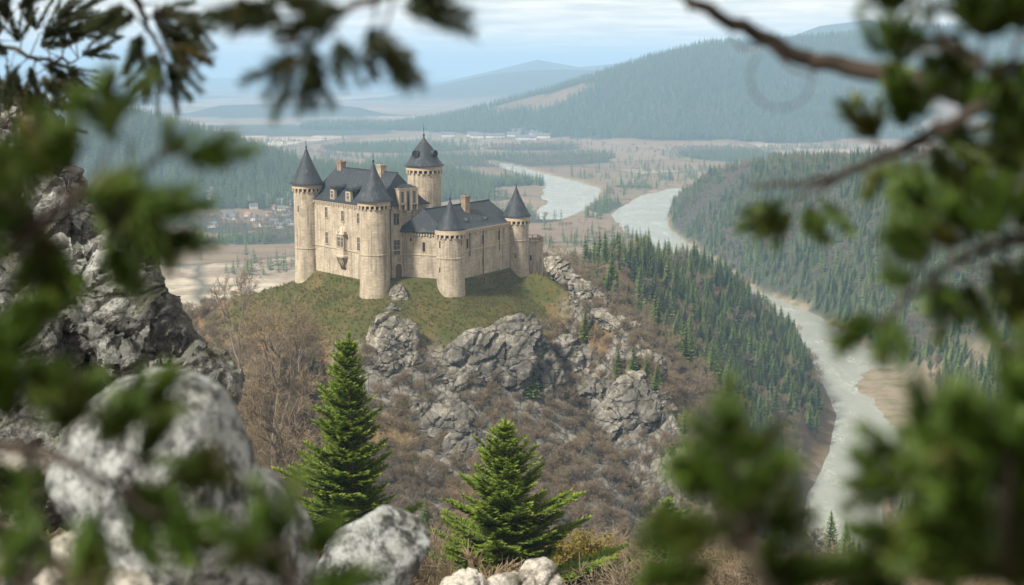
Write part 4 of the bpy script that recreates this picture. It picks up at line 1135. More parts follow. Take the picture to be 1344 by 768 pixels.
far_bare.append(np.stack([x[k], y[k], z[k]], 1)); far_bare_s.append(rng.uniform(.75, 1.3, k.sum()))
P_ = np.concatenate(far_bare); S_ = np.concatenate(far_bare_s)
stuff('bare_woodland', P_, S_, BT1, 'leafless brown woodland along the river and the lower slopes', 'woodland', rng)

# --- left hill, big hill, groves on the valley floor
x, y = grid_pts(-1100, 60, 1750, 2900, 8.0, rng)
m = in_view(x, y, .04); x, y = x[m], y[m]; t, _ = hill_t(x, y, 'left'); k = (forest_mask(x, y, x * 0) > .5) & (t < 1)
x, y = x[k], y[k]
stuff('spruce_forest', np.stack([x, y, height(x, y)], 1), rng.uniform(1.2, 2.2, len(x)), SPF, 'dark spruce forest on the long hill left of the castle', 'forest', rng)
x, y = grid_pts(-700, 2100, 3400, 5000, 13.0, rng)
m = in_view(x, y, .02); x, y = x[m], y[m]; t, _ = hill_t(x, y, 'big'); k = (forest_mask(x, y, x * 0) > .5) & (t < 1)
x, y = x[k], y[k]
stuff('spruce_forest', np.stack([x, y, height(x, y)], 1), rng.uniform(1.7, 2.8, len(x)), SPF, 'hazy blue spruce forest on the big mountain ridge', 'forest', rng)
x, y = grid_pts(-1000, 1300, 1350, 3950, 11.0, rng)
m = in_view(x, y, .02) & river_clear(x, y, 6); x, y = x[m], y[m]
z = height(x, y); hl = np.minimum.reduce([hill_t(x, y, q)[0] for q in ('left', 'big', 'right')]); fm = forest_mask(x, y, z)
dsp, (zz, W) = seg_dist(x, y, NEAR['spur'])
nb = fbm(P2(x, y, 150.0), 3, 171)
flat = (z < 16) & (hl > 1.0)
k = flat & ((fm > .5) | (nb > 0.16) & (rng.random(len(x)) < .45) | (rng.random(len(x)) < .03))
x, y, z, nb = x[k], y[k], z[k], fbm(P2(x[k], y[k], 220.0), 3, 181)
c = nb + rng.normal(0, .12, len(x)) > -0.02
stuff('valley_grove', np.stack([x[c], y[c], z[c]], 1), rng.uniform(1.0, 1.9, c.sum()), SPF, 'dark conifer groves scattered over the valley floor', 'grove', rng)
stuff('valley_grove', np.stack([x[~c], y[~c], z[~c]], 1), rng.uniform(.9, 1.6, (~c).sum()), BT1, 'bare grey brown groves scattered over the valley floor', 'grove', rng)

# --- grass on the castle mound: tufts too many to count
def tuft(seed):
    rng_ = random.Random(seed); q = QB()
    for k in range(16):
        a = rng_.uniform(0, 6.28); d = Vector((math.cos(a), math.sin(a), 0)); p = d * rng_.uniform(0, .35); h = rng_.uniform(.5, 1.1); s_ = Vector((-d.y, d.x, 0)) * .05
        e = p + d * rng_.uniform(.1, .45) + Vector((0, 0, h)); q.quad(p - s_, p + s_, e + s_ * .3, e - s_ * .3, rng_.random())
    return q.mesh('tuft', GRASS)
GRASS = leaf_mat('grass_blades', (0.040, 0.058, 0.013), (0.080, 0.074, 0.025), (0.125, 0.105, 0.04), 0.3, 12.0)
x, y = grid_pts(-120, 60, 340, 470, 0.85, rng)
sd = poly_sd(x, y, CASTLE_POLY); nse = fbm(P2(x, y, 9.0), 3, 191)
k = (sd > .6) & (sd < 40) & (rng.random(len(x)) < np.clip(1.15 - sd / 40, .15, 1) * (.75 + .6 * nse))
for c in (CA, CB, CC, CD, CE): k &= np.hypot(x - c[0], y - c[1]) > 4.6
x, y = x[k], y[k]
stuff('grass', np.stack([x, y, height(x, y)], 1), rng.uniform(.35, .9, len(x)), [tuft(i) for i in range(4)], 'rough olive and straw grass on the castle mound', 'grass', rng, .15)
# ------------------------------------------------------------------ rock
def rock_mat(name, sc, dark, mid, light, moss=0.3, tiltv=(0.5, 0.2, 1.0), bump=0.9, lichen=(0.55, 0.68), cracks=0.75):
    """sc = size in metres of the main patches"""
    t = NT(name); P = t.geo('Position'); k = 1.0 / sc
    warp = t.n('ShaderNodeVectorMath', operation='MULTIPLY_ADD'); t.put(warp.inputs[0], t.noise(P, k * .7, 4, out='Color')); warp.inputs[1].default_value = (sc * .9,) * 3; t.put(warp.inputs[2], P)
    W = warp.outputs[0]
    n1 = t.noise(W, k * .6, 7, 0.66); n2 = t.noise(W, k * 3.2, 6, 0.7); n3 = t.noise(P, k * 14, 4, 0.7)
    col = t.mix(t.ramp(n1, [(0.36, 0), (0.62, 1)]), dark, mid)
    col = t.mix(t.ramp(n2, [(0.46, 0), (0.62, 0.8)]), col, mid)
    li = t.math('ADD', t.math('MULTIPLY', n1, 0.45), t.math('MULTIPLY', t.noise(P, k * 2.3, 7, 0.72), 0.55))
    col = t.mix(t.ramp(li, [(lichen[0] - 0.04, 0), (lichen[1] - 0.07, 0.92)]), col, light)
    col = t.mix(t.ramp(n3, [(0.30, 0.75), (0.50, 0)]), col, tuple(c * .45 for c in dark))
    cr = t.voro(t.mapv(W, tiltv), k * 1.1, 'DISTANCE_TO_EDGE')
    crack = t.ramp(cr, [(0.0, 1), (0.045, 0)])
    col = t.mix(t.math('MULTIPLY', crack, cracks), col, tuple(c * .35 for c in dark))
    if moss:
        up = t.sep(t.geo('Normal'), 2)
        mf = t.math('MULTIPLY', t.ramp(t.noise(P, k * 1.6, 5, 0.65), [(0.50, 0), (0.60, 1)]), t.ramp(up, [(0.15, 0), (0.65, moss)]))
        col = t.mix(mf, col, (0.075, 0.072, 0.022))
    t.color(col); t.rough(0.93); t.b.inputs['Specular IOR Level'].default_value = 0.15
    h = t.math('ADD', t.math('MULTIPLY', n2, 1.0), t.math('ADD', t.math('MULTIPLY', n3, 0.35), t.math('MULTIPLY', crack, -0.45 * cracks)))
    t.bump(h, bump, sc * 0.16)
    return t.m
CLIFF_M = rock_mat('cliff_rock', 5.0, (0.050, 0.048, 0.044), (0.145, 0.138, 0.124), (0.28, 0.265, 0.24), 0.5)
PALE_M = rock_mat('pale_cliff_rock', 4.0, (0.065, 0.061, 0.054), (0.20, 0.187, 0.162), (0.38, 0.35, 0.30), 0.35)
CRAG_M = rock_mat('crag_rock', 1.6, (0.035, 0.036, 0.036), (0.115, 0.120, 0.120), (0.33, 0.34, 0.33), 0.35, lichen=(0.54, 0.66))
BOULDER_M = rock_mat('boulder_rock', 0.20, (0.022, 0.024, 0.025), (0.105, 0.115, 0.120), (0.33, 0.355, 0.365), 0.2, lichen=(0.49, 0.60), cracks=0.12)
STONE_M = rock_mat('stone_rock', 0.5, (0.07, 0.067, 0.06), (0.21, 0.205, 0.188), (0.42, 0.405, 0.375), 0.3, lichen=(0.46, 0.58), cracks=0.25)

def facet(P, seed):
    """broken planar facets: each cell of a jittered lattice is a tilted plane"""
    f = np.floor(P).astype(np.int64); best = np.full(len(P), 1e9); val = np.zeros(len(P)); sec = np.full(len(P), 1e9)
    for dx in (-1, 0, 1):
        for dy in (-1, 0, 1):
            for dz in (-1, 0, 1):
                cx, cy_, cz = f[:, 0] + dx, f[:, 1] + dy, f[:, 2] + dz
                h = [_hash(cx, cy_, cz, seed + q) for q in range(7)]
                D = np.stack([P[:, 0] - cx - .5 - .45 * h[0], P[:, 1] - cy_ - .5 - .45 * h[1], P[:, 2] - cz - .5 - .45 * h[2]], 1)
                d = (D * D).sum(1); n = np.stack(h[3:6], 1); v = (D * n).sum(1) * .8 + h[6] * .5; m = d < best
                sec = np.where(m, best, np.minimum(sec, d)); best = np.where(m, d, best); val = np.where(m, v, val)
    edge = np.clip((np.sqrt(sec) - np.sqrt(best)) / .10, 0, 1)
    return val, edge
def rock(name, lumps, voxel, amp, freq, mat, seed, label, cat='rock', group=None, strata=(1, 1, 1), cuts=9, facets=1.0):
    """lumps: (centre, (rx,ry,rz), roll about the view axis in degrees). Cut by planes, fused, then weathered."""
    rg = np.random.default_rng(seed); bm = bmesh.new()
    for c, rad, roll in lumps:
        b2 = bmesh.new(); bmesh.ops.create_icosphere(b2, subdivisions=4, radius=1.0)
        P = np.array([v.co for v in b2.verts])
        for _ in range(cuts):
            n = rg.normal(size=3); n /= np.linalg.norm(n); lim = rg.uniform(0.55, 0.86); e = P @ n - lim
            P = P - np.outer(np.clip(e, 0, None) * 0.93, n)
        M = Matrix.Rotation(math.radians(roll), 3, 'Y') @ Matrix.Rotation(rg.uniform(-.3, .3), 3, 'X') @ Matrix.Diagonal(Vector(rad))
        for v, p in zip(b2.verts, P): v.co = M @ Vector(p) + Vector(c)
        me = bpy.data.meshes.new('lump'); b2.to_mesh(me); b2.free(); bm.from_mesh(me); bpy.data.meshes.remove(me)
    me = bpy.data.meshes.new('lumps'); bm.to_mesh(me); bm.free()
    o = bpy.data.objects.new('lumps', me); COL.objects.link(o)
    md = o.modifiers.new('r', 'REMESH'); md.mode = 'VOXEL'; md.voxel_size = voxel
    dg = bpy.context.evaluated_depsgraph_get(); ev = o.evaluated_get(dg); em = ev.to_mesh()
    n = len(em.vertices); V = np.empty(n * 3); em.vertices.foreach_get('co', V); V = V.reshape(-1, 3)
    nl = np.empty(n * 3); em.vertices.foreach_get('normal', nl); N = nl.reshape(-1, 3)
    F = np.array([tuple(p.vertices) for p in em.polygons if len(p.vertices) == 4], dtype=np.int32)
    ev.to_mesh_clear(); bpy.data.objects.remove(o); bpy.data.meshes.remove(me)
    S = np.array(strata, float); ca, sa = math.cos(.6), math.sin(.6)
    Q = np.stack([V[:, 0] * ca - V[:, 2] * sa, V[:, 1], V[:, 0] * sa + V[:, 2] * ca], 1) * S
    Qw = Q * freq + 0.35 * np.stack([fbm(Q * freq * 1.1 + 3, 3, seed + 3), fbm(Q * freq * 1.1 + 7, 3, seed + 4), fbm(Q * freq * 1.1 + 11, 3, seed + 6)], 1)
    f1, e1 = facet(Qw, seed); f2, e2 = facet(Qw * 2.9 + 5, seed + 50); f3, e3 = facet(Qw * 8.5 + 9, seed + 80)
    d = 0.85 * f1 + 0.34 * f2 + 0.12 * f3 - facets * (0.28 * (1 - e1) + 0.10 * (1 - e2)) + 0.35 * fbm(Q * freq * .6, 3, seed) + 0.20 * fbm(Q * freq * 5, 4, seed + 9, 0.6)
    V = V + N * (d * amp)[:, None]
    o = link(name, np_mesh(name, V, F, mat, True))
    me = o.data
    try: me.set_sharp_from_angle(angle=math.radians(50))
    except Exception: pass
    return tag(o, label, cat, group)
def lump_px(px, py, rx, ry, Y, depth=0.8, roll=0):
    p = at(px, py, Y); s = Y / FPX; return (p, (rx * s, max(rx, ry) * s * depth if rx < ry * 2 else ry * s * 1.3 * depth, ry * s), roll)
def outcrop(name, specs, voxel, amp, freq, mat, seed, label, back=0.25, **k):
    L = []
    for px, py, rx, ry, roll, *yy in specs:
        g = ground_hit(px, py + ry * .1, 250.0)
        Y = yy[0] if yy else g.y + ry * g.y / FPX * back
        L.append(lump_px(px, py + ry * .08, rx * 1.2, ry * 1.22, Y, 0.55, roll))
    return rock(name, L, voxel, amp, freq, mat, seed, label, 'cliff', None, **k)
outcrop('rock_outcrop', [(513, 458, 36, 42, -20), (541, 474, 14, 24, -30), (500, 480, 26, 22, 0)], .34, 1.3, .20, PALE_M, 21, 'pale sunlit crag below the castle door, behind the taller young fir')
outcrop('rock_outcrop', [(523, 392, 12, 18, 0), (518, 408, 11, 10, 0)], .2, .5, .7, PALE_M, 22, 'small pillar of broken rock on the grass below the castle door')
outcrop('rock_outcrop', [(640, 478, 62, 48, -8), (684, 456, 40, 40, 0), (598, 494, 34, 30, 15), (668, 430, 36, 16, 10), (716, 498, 30, 46, -22)], .42, 2.2, .125, CLIFF_M, 23, 'broad grey cliff under the round tower nearest the viewer', strata=(1, 1, .6))
outcrop('rock_outcrop', [(785, 525, 40, 74, -32), (752, 476, 30, 40, -38), (812, 565, 28, 38, -30)], .40, 2.0, .14, CLIFF_M, 24, 'steep slanting cliff rib right of the dark lone spruce', strata=(1, 1, .6))
outcrop('rock_outcrop', [(840, 530, 40, 42, -25), (868, 545, 24, 36, -25)], .38, 1.7, .16, CLIFF_M, 25, 'grey cliff below the clump of four small spruces', strata=(1, 1, .6))
outcrop('rock_outcrop', [(742, 362, 32, 14, 42, 417), (762, 380, 30, 14, 42, 410), (780, 398, 36, 15, 43, 403), (815, 436, 36, 19, 46, 391), (834, 460, 26, 18, 50, 385), (848, 478, 30, 18, 55, 379), (800, 425, 22, 16, 40, 396)], .34, 1.4, .22, PALE_M, 26, 'long pale rock spine running down the ridge beyond the castle terrace', back=.1)
outcrop('rock_outcrop', [(578, 566, 48, 40, 10), (614, 592, 30, 38, -18), (545, 548, 24, 20, 0)], .42, 1.8, .16, CLIFF_M, 27, 'lower grey cliff half hidden by brush behind the spreading young fir', strata=(1, 1, .6))

# rocks of the viewer's own hill
rock('crag', [lump_px(20, 205, 100, 100, 44, .8, 30), lump_px(60, 330, 260, 115, 40, .8, 52), lump_px(165, 432, 150, 70, 37, .9, 55), lump_px(262, 492, 56, 44, 37, .9, 60), lump_px(-60, 450, 260, 200, 38, .7, 0), lump_px(120, 610, 240, 110, 36, .9, 20)],
     0.075, 0.62, .36, CRAG_M, 31, 'tall grey lichen-spotted crag rising behind the fir boughs', 'cliff', strata=(1.7, 1, .5), cuts=9)
rock('boulder', [lump_px(232, 672, 165, 200, 5.6, .8, -14), lump_px(325, 720, 85, 130, 5.7, .9, -20)], 0.016, 0.024, 2.2, BOULDER_M, 32, 'largest boulder, rounded and speckled white and black, blurred close to the viewer', cuts=6, facets=.12)
rock('boulder', [lump_px(490, 740, 88, 80, 9.5, .9, 5), lump_px(500, 830, 110, 100, 9.6, .9, 0)], 0.016, 0.045, 1.3, BOULDER_M, 33, 'angular pale boulder in front of the taller young fir', cuts=14, facets=.35)
rock('boulder', [lump_px(612, 778, 40, 32, 15, 1, 0), lump_px(640, 805, 60, 40, 15, 1, 0)], 0.022, 0.075, 1.5, STONE_M, 34, 'smaller of the two pale stones before the spreading young fir', cuts=11)
rock('boulder', [lump_px(700, 768, 38, 34, 15.5, 1, -10), lump_px(665, 782, 40, 32, 15.5, 1, 0), lump_px(690, 815, 70, 40, 15.6, 1, 0)], 0.022, 0.075, 1.5, STONE_M, 35, 'knobbly pale stone under the spreading young fir', cuts=11)
for i, (px, py, rx, ry, Y, lb) in enumerate(((165, 765, 60, 24, 5.0, 'flat pale stone in front of the largest blurred boulder'), (95, 735, 55, 30, 5.3, 'tan stone below the dark branch beside the boulder'), (20, 610, 70, 26, 6.2, 'pale ledge stone left of the largest boulder'), (10, 725, 50, 40, 4.8, 'blurred white stone in the lower left corner'))):
    rock('stone', [lump_px(px, py, rx, ry, Y, 1, 0), lump_px(px - 20, py + ry * .9, rx, ry, Y, 1, 0)], 0.014, 0.035, 4.2, STONE_M, 40 + i, lb, cuts=8)
# ------------------------------------------------------------------ single trees
def fir_meshes(name, seed, H, Rb, levels, per, mat, needle=0.16, power=0.8, droop=0.12, rough=0.35, low=0.04):
    """detailed young fir: whorls of branches, each with side twigs clothed in needle sprays"""
    rng = random.Random(seed); tr = MB(); q = QB()
    tr.tube([(0, 0, -1.0), (0, 0, H * .3), (0, 0, H * .7), (0, 0, H * .985)], [H * .017, H * .013, H * .007, H * .0015], 8)
    def spray(p, d, L, up):
        side = d.cross(up).normalized(); n = max(3, int(L / (needle * .34)))
        for i in range(n):
            b = p + d * L * (i + .4) / n; last = i >= n - 2
            for sg in (-1, 1):
                e = (d * rng.uniform(.55, 1.0) + side * sg * rng.uniform(.45, .95) + up * rng.uniform(-.15, .55)).normalized() * needle * rng.uniform(.7, 1.2)
                w = (e.cross(up + rv(rng, .6))).normalized() * needle * .20
                q.quad(b - w, b + w, b + e + w * .4, b + e - w * .4, min(1, max(0, rng.uniform(0.0, .55) + (.42 if last else 0))))
    z = H * low
    for l in range(levels):
        f = (l + rng.uniform(-.35, .35)) / levels; z = H * (low + (0.975 - low) * f)
        shelf = 1 + rough * math.sin(l * 2.1 + seed) * (1 - f)
        R0 = (Rb * (1 - f) ** power + 0.10) * shelf
        for k in range(per):
            a = 2 * math.pi * (k + rng.random() * .9) / per + l * .7; L = R0 * rng.choice((.5, .75, .9, 1.0, 1.1, 1.2)) * rng.uniform(.9, 1.1)
            L *= 1 + .22 * math.sin(a + seed) + .16 * math.sin(3 * a + l * .8)
            if rng.random() < .13 and f < .85: L *= .35
            d0 = Vector((math.cos(a), math.sin(a), 0)); sl = 0.62 * f - droop * (1 - f) + rng.uniform(-.08, .08); up = Vector((0, 0, 1))
            nseg = 5; pts = [Vector((0, 0, z)) + d0 * L * t + up * L * (sl * t + .20 * t * t) for t in np.linspace(0, 1, nseg + 1)]
            tr.tube(pts, [max(.012, .022 * L * (1 - t * .85)) for t in np.linspace(0, 1, nseg + 1)], 4, cap=False)
            ntw = max(3, int(L / (needle * .80)))
            for i in range(ntw):
                t = (i + .6) / ntw
                if t < .16: continue
                s = t * nseg; j = min(int(s), nseg - 1); p = pts[j].lerp(pts[j + 1], s - j); d = (pts[j + 1] - pts[j]).normalized(); sd_ = d.cross(up).normalized()
                TL = L * .36 * (1.08 - t) + needle * .9
                for sg in (-1, 1): spray(p, (d * .75 + sd_ * sg * rng.uniform(.6, 1.0) + up * rng.uniform(-.2, .12)).normalized(), TL * rng.uniform(.7, 1.1), up)
            spray(pts[-2], (pts[-1] - pts[-2]).normalized(), (pts[-1] - pts[-2]).length + needle, up)
    spray(Vector((0, 0, H * .93)), Vector((0, 0, 1)), H * .07, Vector((1, 0, 0))); spray(Vector((0, 0, H * .93)), Vector((0, 0, 1)), H * .07, Vector((0, 1, 0)))
    return tr.mesh(name + '_trunk', BARK, True), q.mesh(name + '_crown', mat)
def single(name, meshes, parts, x, y, z, label, cat='tree', rz=0.0, sc=(1, 1, 1)):
    e = empty(name, (x, y, z), rz); e.scale = sc; tag(e, label, cat)
    for nm, me in zip(parts, meshes): link(nm, me, e)
    return e
def top_at(px, py, Y):
    p = at(px, py, Y); g = hz(p.x, Y); return p.x, Y, g, p.z - g
x_, y_, g_, H_ = top_at(457, 436, 88.0)
single('fir_tree', fir_meshes('tall_fir', 5, H_, 3.7, 40, 10, FIR, 0.24, 0.86, .06, .42), ('trunk', 'crown'), x_, y_, g_, 'taller of the two bright green young firs, narrow and pointed')
x_, y_, g_, H_ = top_at(662, 552, 74.0)
single('fir_tree', fir_meshes('wide_fir', 9, H_, 4.1, 24, 10, FIR, 0.22, 0.80, .0, .55), ('trunk', 'crown'), x_, y_, g_, 'bright green young fir with wide spreading shelves above the pale stones')
x_, y_, g_, H_ = top_at(876, 655, 105.0)
single('spruce_tree', fir_meshes('dark_fir', 14, max(H_, 7), 2.4, 24, 8, SPRUCE, 0.26, 0.85, .15), ('trunk', 'crown'), x_, y_, max(g_, 0), 'dark narrow spruce near the bottom edge right of the firs')
def on_slope(px, top, base, i, label, wide=1.1):
    g = ground_hit(px, base, 200.0); H = (base - top) / FPX * g.y
    e = single('spruce_tree', SPR[i % 4], ('trunk', 'crown'), g.x, g.y, g.z, label, rz=i * 1.3); e.scale = (H / 10 * wide,) * 2 + (H / 10,)
for i, (px, t, b, lb) in enumerate((
    (411, 452, 492, 'small dark spruce among bare trees left of the taller young fir'),
    (698, 466, 524, 'dark lone spruce standing between the two grey cliffs below the castle'),
    (768, 406, 448, 'spruce tucked under the pale rock spine'),
    (811, 455, 500, 'first and largest spruce in the clump of four below the spine'),
    (831, 452, 501, 'second spruce in the clump of four, pointed and dark'),
    (848, 470, 506, 'third spruce in the clump of four, slightly shorter'),
    (862, 476, 510, 'shortest spruce at the right end of the clump of four'),
    (898, 533, 580, 'dark spruce below the cliffs at the edge of the gully'),
    (604, 512, 534, 'tiny spruce at the top of the lower grey cliff'),
    (660, 545, 590, 'dark small spruce behind the tip of the spreading young fir'),
    (560, 650, 700, 'shadowed small spruce behind the angular boulder'),
    (880, 575, 600, 'low spruce at the foot of the far right cliff'))):
    on_slope(px, t, b, i, lb)
# the old bare tree on the saddle, and its neighbours
BIG = bare_meshes('old_bare_tree', 71, 10, 1, .62, 5, .016, 7)
def bare_single(px, top, Y, label, i, wide=1.0):
    x, y, g, H = top_at(px, top, Y); e = single('bare_tree', BIG if i == 0 else BTREE_FINE[i % 4], ('trunk', 'twigs'), x, y, g, label, rz=i * 2.1); s = H / 9.6; e.scale = (s * wide, s * wide, s)
bare_single(345, 350, 235.0, 'tall dark-limbed bare tree standing beside the grey crag', 0, 0.85)
bare_single(308, 330, 300.0, 'slender bare tree showing against the valley left of the castle', 1, .7)
bare_single(378, 432, 200.0, 'bare tree at the left foot of the taller young fir', 2, .8)
# trees coming into leaf
def leafy(name, px, top, Y, seed, label, wide, n=1700):
    x, y, g, H = top_at(px, top, Y); tk, tw = bare_meshes(name, seed, H, 4, .6, 3, .03, 3); rng = random.Random(seed); q = QB()
    co = [v.co.copy() for v in tw.vertices]
    for k in range(n):
        p = rng.choice(co) + rv(rng, .25); s = rng.uniform(.06, .14); a, b = rv(rng).normalized() * s, rv(rng).normalized() * s
        q.quad(p - a, p - b, p + a, p + b, rng.random())
    e = single(name, (tk, tw, q.mesh(name + '_leaves', OLIVE)), ('trunk', 'twigs', 'leaves'), x, y, g, label, rz=seed); e.scale = (wide, wide, 1)
leafy('budding_tree', 748, 655, 84.0, 81, 'yellow green budding bush at the right of the spreading young fir', 1.0, 7000)
leafy('budding_tree', 600, 735, 70.0, 82, 'yellowish low bush under the left side of the spreading young fir', .8)
leafy('budding_tree', 905, 618, 170.0, 83, 'olive budding tree in the gully at the right of the dark narrow spruce', .8, 3000)
leafy('budding_tree', 405, 575, 96.0, 84, 'thin budding bush at the left of the taller young fir', .8, 1500)

# ------------------------------------------------------------------ village in the valley
HW = plain_mat('house_plaster', (0.45, 0.43, 0.39), .9, (0.36, 0.33, 0.29)); HR = plain_mat('house_slates', (0.10, 0.105, 0.115), .7); HT = plain_mat('house_tiles', (0.24, 0.13, 0.085), .8)
def house_proto(w, d, h, rh, roof):
    m = MB(); c = [Vector((-w, -d)), Vector((w, -d)), Vector((w, d)), Vector((-w, d))]
    for a, b in zip(c, c[1:] + c[:1]): m.wall(a, b, -1.5, h)
    for sx in (-1, 1): m.face([(sx * w, -d * sx, h), (sx * w, d * sx, h), (sx * w, 0, h + rh)])
    for sx in (-.5, .1, .6):
        for zz in ((1.6, h - 1.2) if h > 4.5 else (1.6,)): m.box((sx * w, -d, zz), (.45, 0, 0), (0, .05, 0), (0, 0, .6), 1)
    r = MB(); o = .5; e = rh * o / d
    for s in (-1, 1):
        P = [(-(w + o), s * (d + o), h - e), (w + o, s * (d + o), h - e), (w + o, 0, h + rh), (-(w + o), 0, h + rh)]
        r.face([Vector(p) + Vector((0, 0, .03)) for p in (P if s < 0 else P[::-1])]); r.face([Vector(p) + Vector((0, 0, .25)) for p in (P if s < 0 else P[::-1])])
    ch = MB(); ch.box((w * .5, .6, h + rh), (.4, 0, 0), (0, .4, 0), (0, 0, 1.0))
    return m.mesh('house_wall', [HW, DARK]), r.mesh('house_roof', roof), ch.mesh('house_chimney', BRICK)
HOUSES = [house_proto(7, 4.5, 5.6, 4, HR), house_proto(5.5, 4.2, 3.6, 3.6, HT), house_proto(11, 5.5, 4.2, 3.8, HR)]
def house(px, py, i, rz, label, group, sc=1.0):
    p = ground_px(px, py, 2.0); e = empty('house', (p.x, p.y, hz(p.x, p.y)), rz); e.scale = (sc,) * 3; tag(e, label, 'house', group)
    w, r, c = HOUSES[i % 3]; link('wall', w, e); ro = link('roof', r, e); link('chimney', c, ro)
hr = random.Random(3)
for i in range(26):
    px = hr.uniform(272, 386); py = 271 + hr.random() ** 1.5 * 30 + (px < 300) * 3
    house(px, py, hr.choice((0, 0, 2, 0, 1)), hr.uniform(-.5, .5), 'small pale house of the village on the valley floor below the left hill', 'houses of the valley village', .8)
for i in range(12):
    house(hr.uniform(585, 725), hr.uniform(178, 184), 2, hr.uniform(-.2, .2), 'long pale farm building at the foot of the big wooded ridge', 'far farm buildings under the ridge', 1.7)
# ------------------------------------------------------------------ boughs close to the viewer
def needle_mat(name, lo, hi):
    t = NT(name); a = t.attr('tint'); P = t.geo('Position')
    c = t.mix(a, lo, hi); c = t.mix(t.ramp(t.noise(P, 9, 2), [(0.55, 0), (0.72, 0.6)]), c, (0.085, 0.055, 0.016))
    t.color(c); t.rough(0.5); t.b.inputs['Specular IOR Level'].default_value = 0.25
    tr = t.n('ShaderNodeBsdfTranslucent'); t.put(tr.inputs['Color'], c); ms = t.n('ShaderNodeMixShader'); ms.inputs[0].default_value = 0.3
    t.t.links.new(t.b.outputs[0], ms.inputs[1]); t.t.links.new(tr.outputs[0], ms.inputs[2]); t.t.links.new(ms.outputs[0], t.out.inputs['Surface'])
    return t.m
NEEDLE = needle_mat('fir_bough_needles', (0.016, 0.040, 0.006), (0.075, 0.125, 0.018))
NEEDLE_DK = needle_mat('dark_bough_needles', (0.010, 0.018, 0.007), (0.034, 0.046, 0.014))
STEM = bark_mat('bough_bark', (0.012, 0.009, 0.007), (0.038, 0.029, 0.022))
def shoot(q, p, d, L, dia, rng, dens=1.0, nw=.115):
    """a fir shoot: needles all round the twig, pointing forward"""
    d = d.normalized(); x = d.cross(Vector((.2, .3, .9))).normalized(); y = d.cross(x); n = int(dens * L / .0012); nl = dia * .62
    for i in range(n):
        t = (i + rng.random()) / n; a = rng.uniform(0, 6.283); o = x * math.cos(a) + y * math.sin(a)
        b = p + d * L * t; e = (d * rng.uniform(.6, 1.0) + o * rng.uniform(.5, .95)).normalized() * nl * rng.uniform(.75, 1.1) * (1 - .35 * t); w = e.cross(o).normalized() if e.cross(o).length > 1e-6 else x
        w = d.cross(o).normalized() * nl * nw
        q.quad(b - w, b + w, b + e + w * .5, b + e - w * .5, min(1, rng.random() * .7 + .3 * t))
def bough(name, label, Y, stem, clusters, shootL=.075, dia=.05, mat=NEEDLE, nshoot=5, dens=1.0, seed=1, group=None):
    if Y < 1.75: Y *= 1.45; nshoot = max(1, nshoot - (1 if seed in (1, 2, 3) else 2)); shootL *= 1.0; dia *= 1.1
    """stem: [(px,py,radius px)] at distance Y; clusters: (px,py, direction degrees on screen, scale)"""
    rng = random.Random(seed); k = Y / FPX; m = MB(); q = QB()
    pts = [at(px, py, Y + .05 * Y * math.sin(i * 1.7 + seed)) for i, (px, py, r) in enumerate(stem)]
    # smooth the stem
    fine = []; rad = []
    for i in range(len(pts) - 1):
        a, b, c, d = pts[max(i - 1, 0)], pts[i], pts[i + 1], pts[min(i + 2, len(pts) - 1)]
        for s in range(6):
            t = s / 6; fine.append(0.5 * ((2 * b) + (c - a) * t + (2 * a - 5 * b + 4 * c - d) * t * t + (3 * b - a - 3 * c + d) * t ** 3)); rad.append((stem[i][2] * (1 - t) + stem[i + 1][2] * t) * k)
    fine.append(pts[-1]); rad.append(stem[-1][2] * k)
    fine = [p + rv(rng, .002 * Y) for p in fine]
    m.tube(fine, rad, 8)
    for px, py, ang, sc in clusters:
        p = at(px, py, Y * (1 + rng.uniform(-.07, .07))); base = min(fine, key=lambda f: (f - p).length)
        mid = base.lerp(p, .55) + rv(rng, .02 * Y * .5)
        m.tube([base, mid, p], [max(.0022, .004 * sc), .0024, .0014], 5)
        a0 = math.radians(ang); D = Vector((math.cos(a0), rng.uniform(-.3, .3), math.sin(a0)))
        for s in range(nshoot):
            dd = (D + rv(rng, .55)).normalized(); o = base.lerp(p, rng.uniform(.72, 1.0)) if s else p
            shoot(q, o, dd, shootL * sc * rng.uniform(.65, 1.15), dia * sc * rng.uniform(.8, 1.1), rng, dens, .055 if Y > 6 else .07 if Y > 3.5 else .085)
    e = empty(name, tuple(pts[-1])); tag(e, label, 'branch', group)
    st = m.build('stem', STEM, None, True); keep(st, e)
    nd = link('needles', q.mesh('needles', mat)); keep(nd, e)
    return e
bough('fir_branch', 'blurred green fir branch crossing in front of the grey crag on the left', 1.25, [(205, 215, 4), (130, 240, 6), (60, 290, 8), (-40, 350, 10), (-300, 460, 14), (-900, 640, 22)],
      [(150, 175, 95, 1.0), (160, 150, 80, .7), (252, 205, 15, .95), (225, 205, 60, .6), (95, 215, 110, 1.0), (185, 265, -20, 1.0), (205, 320, -25, 1.0), (140, 320, -60, 1.1), (60, 235, 130, 1.0), (40, 290, 160, 1.0), (85, 340, -100, 1.1), (10, 330, 190, 1.0), (120, 280, 0, 1.2), (60, 300, -80, 1.2), (170, 300, -50, 1.0), (110, 255, 20, 1.0), (0, 260, 120, 1.0)], .075, .055, seed=1, nshoot=6)
